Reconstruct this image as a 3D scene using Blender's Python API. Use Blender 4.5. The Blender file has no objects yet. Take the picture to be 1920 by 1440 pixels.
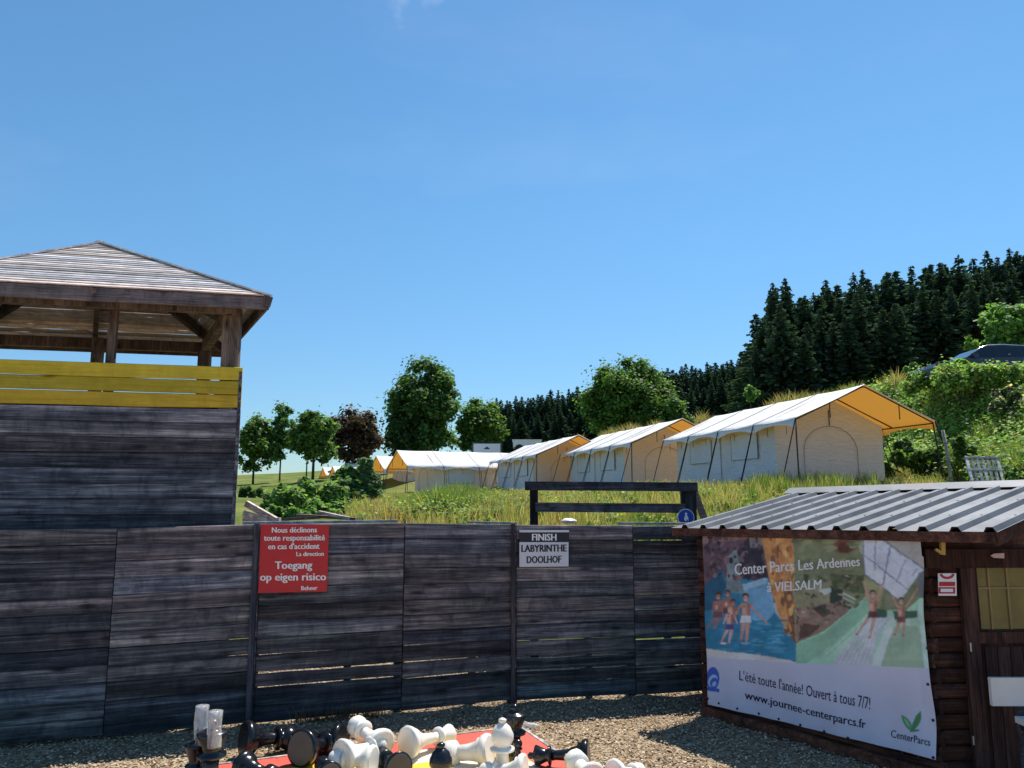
import bpy, math, random
import numpy as np
from mathutils import Vector, Matrix
random.seed(7)
rng = np.random.default_rng(7)
SC = bpy.context.scene
COL = SC.collection

# ------------------------------------------------------------------ camera, world, sun, exposure
F_PX, EYE, PITCH = 1443.0, 2.3, math.radians(8.28)
SP, CP = math.sin(PITCH), math.cos(PITCH)
cd = bpy.data.cameras.new('camera'); cam = bpy.data.objects.new('camera', cd); COL.objects.link(cam)
cd.sensor_width = 36.0; cd.lens = 36.0 * F_PX / 1920.0; cd.clip_end = 3000; cd.clip_start = 0.1
cam.location = (0, 0, EYE); cam.rotation_euler = (math.pi / 2 + PITCH, 0, 0)
SC.camera = cam

SUN_EL, SUN_AZ = math.radians(61.0), math.radians(32.5)
W = bpy.data.worlds.new('World'); SC.world = W; W.use_nodes = True
wn, wl = W.node_tree.nodes, W.node_tree.links
wn.clear()
out = wn.new('ShaderNodeOutputWorld'); bg = wn.new('ShaderNodeBackground'); sky = wn.new('ShaderNodeTexSky')
sky.sky_type = 'NISHITA'; sky.sun_disc = False; sky.sun_elevation = SUN_EL; sky.sun_rotation = SUN_AZ
sky.altitude = 500; sky.air_density = 1.25; sky.dust_density = 0.15; sky.ozone_density = 3.0
bg.inputs['Strength'].default_value = 0.090
tc = wn.new('ShaderNodeTexCoord')
mp = wn.new('ShaderNodeMapping'); mp.inputs['Scale'].default_value = (1.3, 2.2, 4.5)
mp.inputs['Location'].default_value = (1.9, 0.4, 0.7)
nz = wn.new('ShaderNodeTexNoise'); nz.inputs['Scale'].default_value = 1.5; nz.inputs['Detail'].default_value = 5
nz.inputs['Roughness'].default_value = 0.55
rp = wn.new('ShaderNodeValToRGB'); rp.color_ramp.elements[0].position = 0.54; rp.color_ramp.elements[1].position = 0.95
rp.color_ramp.elements[0].color = (0, 0, 0, 1); rp.color_ramp.elements[1].color = (0.13, 0.13, 0.14, 1)
tint = wn.new('ShaderNodeMix'); tint.data_type = 'RGBA'; tint.blend_type = 'MULTIPLY'; tint.inputs['Factor'].default_value = 1
tint.inputs['B'].default_value = (0.80, 1.08, 1.16, 1)
mx = wn.new('ShaderNodeMix'); mx.data_type = 'RGBA'; mx.inputs['B'].default_value = (7.2, 8.0, 9.4, 1)
wl.new(tc.outputs['Generated'], mp.inputs['Vector']); wl.new(mp.outputs['Vector'], nz.inputs['Vector'])
wl.new(nz.outputs['Fac'], rp.inputs['Fac']); wl.new(rp.outputs['Color'], mx.inputs['Factor'])
sx = wn.new('ShaderNodeSeparateXYZ'); wl.new(tc.outputs['Generated'], sx.inputs[0])
gr = wn.new('ShaderNodeMapRange'); gr.inputs['From Min'].default_value = -0.02; gr.inputs['From Max'].default_value = 0.42
gr.interpolation_type = 'SMOOTHSTEP'; gr.inputs['To Min'].default_value = 0.0; gr.inputs['To Max'].default_value = 1.0; wl.new(sx.outputs['Z'], gr.inputs['Value'])
gc = wn.new('ShaderNodeMix'); gc.data_type = 'RGBA'; gc.inputs['A'].default_value = (0.60, 0.82, 1.06, 1); gc.inputs['B'].default_value = (0.70, 1.06, 1.19, 1)
wl.new(gr.outputs['Result'], gc.inputs['Factor']); wl.new(gc.outputs['Result'], tint.inputs['B'])
wl.new(sky.outputs['Color'], tint.inputs['A']); wl.new(tint.outputs['Result'], mx.inputs['A'])
cdir = Vector((765 - 960, 0, 0)); cdir = Vector(((765 - 960) / F_PX, CP - (720 + 10) / F_PX * SP, SP + (720 + 10) / F_PX * CP)).normalized()
nv = wn.new('ShaderNodeVectorMath'); nv.operation = 'NORMALIZE'; wl.new(tc.outputs['Generated'], nv.inputs[0])
dt = wn.new('ShaderNodeVectorMath'); dt.operation = 'DISTANCE'; wl.new(nv.outputs[0], dt.inputs[0]); dt.inputs[1].default_value = cdir
n2 = wn.new('ShaderNodeTexNoise'); n2.inputs['Scale'].default_value = 14; n2.inputs['Detail'].default_value = 6; wl.new(tc.outputs['Generated'], n2.inputs['Vector'])
ma = wn.new('ShaderNodeMath'); ma.operation = 'MULTIPLY_ADD'; wl.new(n2.outputs['Fac'], ma.inputs[0]); ma.inputs[1].default_value = 0.16; wl.new(dt.outputs['Value'], ma.inputs[2])
cr = wn.new('ShaderNodeMapRange'); cr.inputs['From Min'].default_value = 0.115; cr.inputs['From Max'].default_value = 0.065; cr.inputs['To Min'].default_value = 0; cr.inputs['To Max'].default_value = 0.5
wl.new(ma.outputs[0], cr.inputs['Value'])
m2 = wn.new('ShaderNodeMix'); m2.data_type = 'RGBA'; m2.inputs['B'].default_value = (7.2, 8.0, 9.4, 1); wl.new(cr.outputs['Result'], m2.inputs['Factor']); wl.new(mx.outputs['Result'], m2.inputs['A'])
wl.new(m2.outputs['Result'], bg.inputs['Color']); wl.new(bg.outputs['Background'], out.inputs['Surface'])

sd = bpy.data.lights.new('sun', 'SUN'); sun = bpy.data.objects.new('sun', sd); COL.objects.link(sun)
sd.energy = 5.0; sd.angle = math.radians(0.55); sd.color = (1.0, 0.95, 0.87)
sv = Vector((math.cos(SUN_EL) * math.sin(SUN_AZ), math.cos(SUN_EL) * math.cos(SUN_AZ), math.sin(SUN_EL)))
sun.rotation_euler = sv.to_track_quat('Z', 'Y').to_euler(); sun.location = (0, 0, 40)
SC.view_settings.view_transform = 'Standard'; SC.view_settings.look = 'None'
SC.view_settings.exposure = 0.38; SC.view_settings.gamma = 1.0; SC.view_settings.use_curve_mapping = False
SC.render.engine = 'CYCLES'
SC.cycles.max_bounces = 8; SC.cycles.transparent_max_bounces = 12; SC.cycles.sample_clamp_indirect = 6

# ------------------------------------------------------------------ measuring helpers (pixels of the 1920x1440 survey -> place)
def ray(u, v):
    dx = (u - 960) / F_PX; dz = (720 - v) / F_PX
    return np.array([dx, CP - dz * SP, SP + dz * CP])
def at(u, v, Y):
    r = ray(u, v); r = r * (Y / r[1]); return np.array([r[0], r[1], r[2] + EYE])
def gnd(u, v, z=0.0):
    r = ray(u, v); r = r * ((z - EYE) / r[2]); return np.array([r[0], r[1], z])
def on_plane(u, v, p0, n):
    r = ray(u, v); o = np.array([0, 0, EYE]); t = np.dot(np.asarray(p0) - o, n) / np.dot(r, n)
    return o + r * t
def lin(c):
    return tuple(((x / 255.0) / 12.92 if x / 255.0 < 0.04045 else ((x / 255.0 + 0.055) / 1.055) ** 2.4) for x in c)
def unit(v):
    v = np.asarray(v, float); return v / np.linalg.norm(v)

# ------------------------------------------------------------------ object helpers
def thing(name, label, cat, loc=(0, 0, 0), rotz=0, group=None):
    o = bpy.data.objects.new(name, None); COL.objects.link(o); o.empty_display_size = 0.2
    o.location = loc; o.rotation_euler = (0, 0, rotz)
    o['label'] = label; o['category'] = cat
    if group: o['group'] = group
    return o
def tag(o, label, cat, group=None):
    o['label'] = label; o['category'] = cat
    if group: o['group'] = group
    return o
class MB:
    def __init__(s): s.v = []; s.f = []; s.m = []
    def add(s, vs, fs, mi=0):
        b = len(s.v); s.v += [tuple(map(float, p)) for p in vs]; s.f += [tuple(b + i for i in f) for f in fs]; s.m += [mi] * len(fs); return s
    def hexa(s, p, mi=0):   # 8 points: bottom 4, top 4
        return s.add(p, [(0, 3, 2, 1), (4, 5, 6, 7), (0, 1, 5, 4), (1, 2, 6, 5), (2, 3, 7, 6), (3, 0, 4, 7)], mi)
    def box(s, lo, hi, mi=0):
        x0, y0, z0 = lo; x1, y1, z1 = hi
        return s.hexa([(x0, y0, z0), (x1, y0, z0), (x1, y1, z0), (x0, y1, z0), (x0, y0, z1), (x1, y0, z1), (x1, y1, z1), (x0, y1, z1)], mi)
    def beam(s, a, b, w, h, up=(0, 0, 1), mi=0):   # box along a->b, w sideways, h along up
        a = np.asarray(a, float); b = np.asarray(b, float); d = unit(b - a); up = np.asarray(up, float)
        sd_ = np.cross(d, up)
        if np.linalg.norm(sd_) < 1e-6: sd_ = np.cross(d, (1, 0, 0))
        sd_ = unit(sd_); u_ = np.cross(sd_, d); q = []
        for c in (a, b):
            q.append([c - sd_ * w / 2 - u_ * h / 2, c + sd_ * w / 2 - u_ * h / 2, c + sd_ * w / 2 + u_ * h / 2, c - sd_ * w / 2 + u_ * h / 2])
        return s.hexa([q[0][0], q[0][1], q[1][1], q[1][0], q[0][3], q[0][2], q[1][2], q[1][3]], mi)
    def tube(s, pts, rad, n=7, mi=0, caps=True):
        pts = [np.asarray(p, float) for p in pts]
        if not hasattr(rad, '__len__'): rad = [rad] * len(pts)
        rings = []; ref = np.array([0.13, 0.37, 0.92])
        for i, p in enumerate(pts):
            d = unit(pts[min(i + 1, len(pts) - 1)] - pts[max(i - 1, 0)])
            a = np.cross(d, ref); a = unit(a) if np.linalg.norm(a) > 1e-4 else unit(np.cross(d, (1, 0, 0))); b = np.cross(d, a)
            rings.append([p + rad[i] * (a * math.cos(2 * math.pi * k / n) + b * math.sin(2 * math.pi * k / n)) for k in range(n)])
        vs = [q for r in rings for q in r]; fs = []
        for i in range(len(pts) - 1):
            for k in range(n):
                fs.append((i * n + k, i * n + (k + 1) % n, (i + 1) * n + (k + 1) % n, (i + 1) * n + k))
        if caps: fs.append(tuple(range(n - 1, -1, -1))); fs.append(tuple((len(pts) - 1) * n + k for k in range(n)))
        return s.add(vs, fs, mi)
    def lathe(s, prof, n=28, mi=0):
        vs = []; fs = []
        for (r, z) in prof:
            for k in range(n):
                a = 2 * math.pi * k / n; vs.append((r * math.cos(a), r * math.sin(a), z))
        for i in range(len(prof) - 1):
            for k in range(n):
                fs.append((i * n + k, i * n + (k + 1) % n, (i + 1) * n + (k + 1) % n, (i + 1) * n + k))
        fs.append(tuple(range(n - 1, -1, -1))); fs.append(tuple((len(prof) - 1) * n + k for k in range(n)))
        return s.add(vs, fs, mi)
    def build(s, name, mat, parent=None, smooth=False, world=False, kind=None):
        me = bpy.data.meshes.new(name); v = s.v
        off = np.zeros(3)
        if world and parent is not None: off = np.array(parent.location)
        me.from_pydata([tuple(np.array(p) - off) for p in v] if world else v, [], s.f)
        for m in (mat if isinstance(mat, (list, tuple)) else [mat]): me.materials.append(m)
        if any(s.m): me.polygons.foreach_set('material_index', s.m)
        if smooth: me.polygons.foreach_set('use_smooth', [True] * len(me.polygons))
        me.validate(); me.update()
        o = bpy.data.objects.new(name, me); COL.objects.link(o)
        if parent is not None: o.parent = parent
        if kind: o['kind'] = kind
        return o
def fast_mesh(name, verts, faces, mat, parent=None, cols=None, kind=None, smooth=False):
    """verts Nx3 and faces MxK (all the same size), colour per vertex in attribute 'col'"""
    me = bpy.data.meshes.new(name); N = len(verts); M, K = faces.shape
    me.vertices.add(N); me.vertices.foreach_set('co', np.ascontiguousarray(verts, np.float32).ravel())
    me.loops.add(M * K); me.loops.foreach_set('vertex_index', np.ascontiguousarray(faces, np.int32).ravel())
    me.polygons.add(M); me.polygons.foreach_set('loop_start', np.arange(0, M * K, K, dtype=np.int32))
    me.polygons.foreach_set('loop_total', np.full(M, K, np.int32))
    if smooth: me.polygons.foreach_set('use_smooth', np.ones(M, bool))
    me.update(calc_edges=True)
    if cols is not None:
        ca = me.color_attributes.new('col', 'FLOAT_COLOR', 'POINT')
        c4 = np.ones((N, 4), np.float32); c4[:, :3] = cols; ca.data.foreach_set('color', c4.ravel())
    me.materials.append(mat)
    o = bpy.data.objects.new(name, me); COL.objects.link(o)
    if parent is not None: o.parent = parent
    if kind: o['kind'] = kind
    return o
def copy_tree(o, parent=None):
    c = o.copy(); COL.objects.link(c)
    if parent is not None: c.parent = parent
    for ch in list(o.children): copy_tree(ch, c)
    return c

# ------------------------------------------------------------------ materials
class NT:
    def __init__(s, name):
        s.m = bpy.data.materials.new(name); s.m.use_nodes = True; s.n = s.m.node_tree.nodes; s.l = s.m.node_tree.links
        s.n.clear(); s.out = s.n.new('ShaderNodeOutputMaterial'); s.b = s.n.new('ShaderNodeBsdfPrincipled')
        s.l.new(s.b.outputs['BSDF'], s.out.inputs['Surface'])
    def node(s, t, **kw):
        x = s.n.new(t)
        for k, v in kw.items(): setattr(x, k, v)
        return x
    def noise(s, vec, scale, detail=4, rough=0.55, dist=0.0):
        x = s.n.new('ShaderNodeTexNoise'); x.inputs['Scale'].default_value = scale; x.inputs['Detail'].default_value = detail
        x.inputs['Roughness'].default_value = rough; x.inputs['Distortion'].default_value = dist
        if vec is not None: s.l.new(vec, x.inputs['Vector'])
        return x.outputs['Fac']
    def ramp(s, fac, stops):
        x = s.n.new('ShaderNodeValToRGB'); e = x.color_ramp.elements
        while len(e) < len(stops): e.new(0.5)
        for i, (p, c) in enumerate(stops):
            e[i].position = p; e[i].color = (*c, 1) if len(c) == 3 else c
        s.l.new(fac, x.inputs['Fac']); return x.outputs['Color']
    def mix(s, fac, a, b, mode='MIX'):
        x = s.n.new('ShaderNodeMix'); x.data_type = 'RGBA'; x.blend_type = mode
        for key, val in (('Factor', fac), ('A', a), ('B', b)):
            if hasattr(val, 'is_output'): s.l.new(val, x.inputs[key])
            elif key == 'Factor': x.inputs[key].default_value = val
            else: x.inputs[key].default_value = (*val, 1)
        return x.outputs['Result']
    def math(s, op, a, b=0.0):
        x = s.n.new('ShaderNodeMath'); x.operation = op
        for i, val in enumerate((a, b)):
            if hasattr(val, 'is_output'): s.l.new(val, x.inputs[i])
            else: x.inputs[i].default_value = val
        return x.outputs[0]
    def vec(s, kind='Object', scale=(1, 1, 1), rand=False):
        t = s.n.new('ShaderNodeTexCoord'); m = s.n.new('ShaderNodeMapping'); m.inputs['Scale'].default_value = scale
        src = t.outputs[kind]
        if rand:
            oi = s.n.new('ShaderNodeObjectInfo'); a = s.n.new('ShaderNodeVectorMath'); a.operation = 'SCALE'
            cb = s.n.new('ShaderNodeCombineXYZ')
            for k in ('X', 'Y', 'Z'): s.l.new(s.math('MULTIPLY', oi.outputs['Random'], {'X': 37.0, 'Y': 13.0, 'Z': 71.0}[k]), cb.inputs[k])
            ad = s.n.new('ShaderNodeVectorMath'); ad.operation = 'ADD'; s.l.new(src, ad.inputs[0]); s.l.new(cb.outputs[0], ad.inputs[1]); src = ad.outputs[0]
        s.l.new(src, m.inputs['Vector']); return m.outputs['Vector']
    def pos(s, scale=(1, 1, 1)):
        g = s.n.new('ShaderNodeNewGeometry'); m = s.n.new('ShaderNodeMapping'); m.inputs['Scale'].default_value = scale
        s.l.new(g.outputs['Position'], m.inputs['Vector']); return m.outputs['Vector']
    def bump(s, h, strength=0.4, dist=0.01):
        x = s.n.new('ShaderNodeBump'); x.inputs['Strength'].default_value = strength; x.inputs['Distance'].default_value = dist
        s.l.new(h, x.inputs['Height']); s.l.new(x.outputs['Normal'], s.b.inputs['Normal'])
    def col(s, c):
        if hasattr(c, 'is_output'): s.l.new(c, s.b.inputs['Base Color'])
        else: s.b.inputs['Base Color'].default_value = (*c, 1)
    def set(s, **kw):
        for k, v in kw.items(): s.b.inputs[k.replace('_', ' ')].default_value = v
        return s.m

def wood(name, dark, mid, light, axis='X', algae=None, rough=0.85, grain=(1.3, 26, 34), knots=True, wear=1.0):
    t = NT(name)
    sc = {'X': grain, 'Y': (grain[1], grain[0], grain[2]), 'Z': (grain[1], grain[2], grain[0])}[axis]
    v = t.vec('Object', sc, rand=True)
    fine = t.noise(v, 1.0, 7, 0.68, 0.5)
    k2 = tuple(0.28 * a for a in sc) if axis == 'X' else tuple(0.3 * a for a in sc)
    v2 = t.vec('Object', k2, rand=True)
    blot = t.noise(v2, 1.0, 5, 0.62, 1.0)
    c = t.ramp(t.math('ADD', t.math('MULTIPLY', fine, 0.45), t.math('MULTIPLY', blot, 0.55)), [(0.36, dark), (0.5, mid), (0.65, light)])
    fib = t.noise(t.vec('Object', {'X': (3.5, 60, 95), 'Y': (60, 3.5, 95), 'Z': (95, 60, 3.5)}[axis], rand=True), 1.0, 4, 0.7)
    c = t.mix(wear, c, t.ramp(fib, [(0.32, (0.50, 0.50, 0.50)), (0.5, (1, 1, 1)), (0.68, (1.6, 1.56, 1.52))]), 'MULTIPLY')
    stn = t.noise(t.vec('Object', {'X': (4.2, 4.2, 2.4), 'Y': (4.2, 4.2, 2.4), 'Z': (4.2, 4.2, 1.2)}[axis], rand=True), 1.0, 5, 0.7, 0.8)
    c = t.mix(wear, c, t.ramp(stn, [(0.34, (0.42, 0.45, 0.50)), (0.5, (1, 1, 1)), (0.66, (1.50, 1.44, 1.40))]), 'MULTIPLY')
    oi = t.n.new('ShaderNodeObjectInfo')
    val = t.math('ADD', t.math('MULTIPLY', oi.outputs['Random'], 0.95), 0.56)
    cb = t.n.new('ShaderNodeCombineXYZ')
    for k in ('X', 'Y', 'Z'): t.l.new(val, cb.inputs[k])
    c = t.mix(1.0, c, cb.outputs[0], 'MULTIPLY')
    # warm and cool planks
    hue = t.math('FRACT', t.math('MULTIPLY', oi.outputs['Random'], 17.3))
    c = t.mix(1.0, c, t.ramp(hue, [(0.0, (0.86, 0.96, 1.16)), (0.45, (1, 1, 1.0)), (1.0, (1.12, 0.98, 0.98))]), 'MULTIPLY')
    if knots:
        vk = t.vec('Object', {'X': (1.6, 1.6, 5.5), 'Y': (1.6, 1.6, 5.5), 'Z': (5.5, 1.6, 1.6)}[axis], rand=True)
        vo = t.n.new('ShaderNodeTexVoronoi'); vo.inputs['Scale'].default_value = 1.0; t.l.new(vk, vo.inputs['Vector'])
        kn = t.ramp(vo.outputs['Distance'], [(0.0, (1, 1, 1)), (0.10, (0.55, 0.55, 0.55)), (0.17, (0, 0, 0))])
        c = t.mix(kn, c, tuple(x * 0.28 for x in dark))
    if algae is not None:
        g = t.n.new('ShaderNodeNewGeometry'); sx = t.n.new('ShaderNodeSeparateXYZ'); t.l.new(g.outputs['Position'], sx.inputs[0])
        nn = t.noise(t.pos((0.9, 0.9, 2.2)), 1.0, 4)
        f = t.math('ADD', t.math('MULTIPLY', sx.outputs['Z'], -0.55), t.math('MULTIPLY', nn, 1.6))
        fr = t.ramp(f, [(0.10, (0, 0, 0)), (0.75, (0.8, 0.8, 0.8))])
        c = t.mix(fr, c, t.mix(1.0, c, algae, 'MULTIPLY'))
    t.col(c); t.bump(fine, 0.55, 0.006)
    return t.set(Roughness=rough, Specular_IOR_Level=0.25)
def plain(name, c, rough=0.6, var=0.12, scale=6.0, metallic=0.0, bump=0.0, spec=0.5):
    t = NT(name); n = t.noise(t.vec('Object'), scale, 4)
    lo = tuple(x * (1 - var) for x in c); hi = tuple(min(1, x * (1 + var)) for x in c)
    t.col(t.ramp(n, [(0.3, lo), (0.7, hi)]))
    if bump: t.bump(t.noise(t.vec('Object'), scale * 6, 3), bump, 0.004)
    return t.set(Roughness=rough, Metallic=metallic, Specular_IOR_Level=spec)
def leafmat(name, trans=0.35, rough=0.6, mul=1.0):
    t = NT(name); a = t.n.new('ShaderNodeAttribute'); a.attribute_name = 'col'
    c = a.outputs['Color']
    if mul != 1.0: c = t.mix(1.0, c, (mul, mul, mul), 'MULTIPLY')
    t.col(c); t.b.inputs['Roughness'].default_value = rough; t.b.inputs['Specular IOR Level'].default_value = 0.3 if rough < .9 else 0.03
    tr = t.n.new('ShaderNodeBsdfTranslucent'); t.l.new(t.mix(1.0, c, (1.25, 1.35, 0.6), 'MULTIPLY'), tr.inputs['Color'])
    ms = t.n.new('ShaderNodeMixShader'); ms.inputs[0].default_value = trans
    t.l.new(t.b.outputs[0], ms.inputs[1]); t.l.new(tr.outputs[0], ms.inputs[2]); t.l.new(ms.outputs[0], t.out.inputs['Surface'])
    return t.m
def canvas(name, front, back, trans_col, trans=0.35):
    """woven fabric, coloured differently on its two faces, letting some sun through"""
    t = NT(name); g = t.n.new('ShaderNodeNewGeometry')
    n = t.noise(t.vec('Object', (1, 1, 1)), 1.3, 4)
    fa = t.ramp(n, [(0.3, tuple(x * 0.93 for x in front)), (0.7, front)])
    c = t.mix(g.outputs['Backfacing'], fa, back)
    t.col(c); t.b.inputs['Roughness'].default_value = 0.75; t.b.inputs['Specular IOR Level'].default_value = 0.2
    w = t.noise(t.vec('Object', (0.9, 0.9, 2.8)), 2.4, 4, 0.5, 1.6)
    t.bump(w, 0.55, 0.10)
    tr = t.n.new('ShaderNodeBsdfTranslucent'); tr.inputs['Color'].default_value = (*trans_col, 1)
    ms = t.n.new('ShaderNodeMixShader'); ms.inputs[0].default_value = trans
    t.l.new(t.b.outputs[0], ms.inputs[1]); t.l.new(tr.outputs[0], ms.inputs[2]); t.l.new(ms.outputs[0], t.out.inputs['Surface'])
    return t.m

M = {}
M['fence'] = wood('weathered_dark_wood', (0.026, 0.027, 0.035), (0.088, 0.085, 0.096), (0.31, 0.29, 0.285), algae=(0.42, 0.60, 0.55), wear=0.8)
M['post'] = wood('dark_post_wood', (0.014, 0.015, 0.019), (0.036, 0.036, 0.043), (0.085, 0.082, 0.085), axis='Z', knots=False)
M['rail'] = wood('dark_rail_wood', (0.024, 0.025, 0.031), (0.055, 0.054, 0.064), (0.12, 0.112, 0.112))
M['towerpost'] = wood('brown_post_wood', (0.075, 0.060, 0.052), (0.125, 0.100, 0.090), (0.19, 0.155, 0.14), axis='Z')
M['fascia'] = wood('brown_fascia_wood', (0.085, 0.062, 0.055), (0.15, 0.112, 0.100), (0.22, 0.17, 0.15))
M['shingle'] = wood('silver_grey_roof_wood', (0.36, 0.32, 0.28), (0.50, 0.455, 0.415), (0.62, 0.575, 0.54), knots=False, wear=0.6)
M['yellow'] = wood('yellow_painted_wood', (0.55, 0.38, 0.03), (0.70, 0.52, 0.05), (0.76, 0.58, 0.07), knots=True, wear=0.22)
M['palewood'] = wood('pale_grey_plank_wood', (0.30, 0.27, 0.23), (0.46, 0.42, 0.37), (0.6, 0.56, 0.5))
M['cabin'] = wood('dark_brown_stained_log', (0.040, 0.015, 0.009), (0.075, 0.030, 0.019), (0.125, 0.055, 0.036), algae=None, knots=False)
M['cabindoor'] = wood('dark_brown_door_wood', (0.034, 0.013, 0.008), (0.060, 0.025, 0.017), (0.095, 0.043, 0.030), axis='Z', knots=False)

def gravel_mat():
    t = NT('wood_chip_gravel'); p = t.pos()
    vo = t.n.new('ShaderNodeTexVoronoi'); vo.inputs['Scale'].default_value = 38; t.l.new(p, vo.inputs['Vector'])
    c = t.ramp(vo.outputs['Color'], [(0.1, (0.17, 0.12, 0.075)), (0.5, (0.32, 0.24, 0.155)), (0.9, (0.46, 0.36, 0.25))])
    big = t.noise(p, 0.9, 5)
    c = t.mix(1.0, c, t.ramp(big, [(0.3, (0.78, 0.76, 0.74)), (0.7, (1.1, 1.08, 1.04))]), 'MULTIPLY')
    t.col(c); t.bump(vo.outputs['Distance'], 0.9, 0.02)
    return t.set(Roughness=0.95, Specular_IOR_Level=0.15)
M['gravel'] = gravel_mat(); M['chip'] = leafmat('wood_chip', 0.0, 0.9)
def grass_ground():
    t = NT('meadow_ground'); p = t.pos()
    a = t.noise(p, 0.23, 5); b = t.noise(p, 2.4, 6, 0.7)
    c = t.ramp(a, [(0.35, (0.085, 0.13, 0.025)), (0.55, (0.16, 0.19, 0.045)), (0.75, (0.26, 0.23, 0.08))])
    c = t.mix(1.0, c, t.ramp(b, [(0.25, (0.6, 0.62, 0.6)), (0.75, (1.3, 1.25, 1.2))]), 'MULTIPLY')
    t.col(c); t.bump(b, 0.8, 0.15)
    return t.set(Roughness=0.95, Specular_IOR_Level=0.1)
M['ground'] = grass_ground()
M['leaf'] = leafmat('leaf', 0.46); M['needle'] = leafmat('needle', 0.22, 0.95); M['grass'] = leafmat('grass_blade', 0.30, 0.6)
M['bark'] = plain('bark', (0.055, 0.042, 0.032), 0.9, 0.35, 9, bump=0.6)
M['roofcloth'] = canvas('white_tent_fly', (0.88, 0.87, 0.86), (0.74, 0.34, 0.05), (0.90, 0.42, 0.07), 0.22)
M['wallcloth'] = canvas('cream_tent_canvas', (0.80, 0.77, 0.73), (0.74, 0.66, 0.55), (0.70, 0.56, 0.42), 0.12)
M['shadedcloth'] = canvas('blue_shaded_side_canvas', (0.66, 0.70, 0.80), (0.7, 0.66, 0.6), (0.6, 0.6, 0.6), 0.05)  # cream canvas, bluish sky shade put into its colour; left wall and flaps
M['seam'] = plain('tent_seam', (0.30, 0.27, 0.23), 0.8)
M['steel'] = plain('black_tent_pole', (0.012, 0.012, 0.014), 0.5); M['rope'] = plain('black_guy_rope', (0.01, 0.01, 0.013), 0.8)
M['chessb'] = plain('black_glossy_plastic', (0.010, 0.011, 0.014), 0.22, 0.1)
M['chessw'] = NT('white_glossy_plastic'); M['chessw'].col((0.86, 0.82, 0.74)); M['chessw'] = M['chessw'].set(Roughness=0.3, Subsurface_Weight=0.15, Subsurface_Radius=(0.05, 0.035, 0.02))
M['hollow'] = plain('dull_grey_underside', (0.10, 0.085, 0.075), 0.8)
M['red'] = plain('red_board_paint', (0.62, 0.085, 0.055), 0.6, 0.1); M['tileyellow'] = plain('yellow_board_tile', (0.80, 0.50, 0.03), 0.5, 0.08)
M['tilewhite'] = plain('cream_board_tile', (0.80, 0.75, 0.62), 0.5, 0.05)
M['signred'] = plain('red_sign_panel', (0.52, 0.012, 0.020), 0.45, 0.06); M['signwhite'] = plain('white_sign_panel', (0.66, 0.66, 0.72), 0.5, 0.03)
M['signblack'] = plain('navy_black_sign_panel', (0.010, 0.010, 0.022), 0.5, 0.1); M['letterwhite'] = plain('white_lettering', (0.85, 0.83, 0.84), 0.5, 0.02)
M['letternavy'] = plain('navy_lettering', (0.020, 0.018, 0.07), 0.6, 0.05); M['letterblack'] = plain('black_lettering', (0.006, 0.006, 0.015), 0.6, 0.05)
M['signblue'] = plain('blue_round_sign', (0.02, 0.06, 0.36), 0.4, 0.05)
M['benchwhite'] = plain('white_painted_bench', (0.72, 0.66, 0.62), 0.5, 0.06, bump=0.15)
M['glassy'] = plain('window_pane', (0.20, 0.15, 0.045), 0.12, 0.35, 2.5); M['muntin'] = plain('ochre_window_bar', (0.30, 0.19, 0.075), 0.6)
M['brass'] = plain('brass_yellow', (0.55, 0.36, 0.09), 0.45, 0.1); M['pinkish'] = plain('pale_pink_paint', (0.62, 0.40, 0.33), 0.6)
M['metalgrey'] = plain('grey_metal', (0.45, 0.45, 0.47), 0.35, 0.1, metallic=0.9)
def sheet():
    t = NT('galvanised_roof_sheet'); n = t.noise(t.vec('Object', (1, 0.25, 1)), 4.0, 5)
    t.col(t.ramp(n, [(0.3, (0.085, 0.09, 0.10)), (0.7, (0.155, 0.163, 0.18))]))
    return t.set(Roughness=0.62, Metallic=0.4, Specular_IOR_Level=0.5)
M['sheet'] = sheet()
t = NT('clear_plastic'); t.col((0.9, 0.92, 0.95)); tp = t.n.new('ShaderNodeBsdfTransparent'); ms = t.n.new('ShaderNodeMixShader')
fn = t.noise(t.vec('Object', (30, 30, 8)), 1.0, 3); t.l.new(t.ramp(fn, [(0.35, (0.15, 0.15, 0.15)), (0.65, (0.50, 0.50, 0.50))]), ms.inputs[0])
t.l.new(tp.outputs[0], ms.inputs[1]); t.l.new(t.b.outputs[0], ms.inputs[2]); t.l.new(ms.outputs[0], t.out.inputs['Surface']); M['clear'] = t.set(Roughness=0.15)
M['carpaint'] = plain('dark_blue_grey_car_paint', (0.05, 0.06, 0.085), 0.22, 0.02, metallic=0.5); M['carglass'] = plain('car_glass', (0.02, 0.025, 0.035), 0.06)
M['chrome'] = plain('silver_trim', (0.7, 0.7, 0.72), 0.2, metallic=1.0); M['tyre'] = plain('tyre_rubber', (0.015, 0.015, 0.015), 0.8)
t = NT('banner_print'); a = t.n.new('ShaderNodeAttribute'); a.attribute_name = 'col'; t.col(a.outputs['Color']); M['print'] = t.set(Roughness=0.5)

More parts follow.
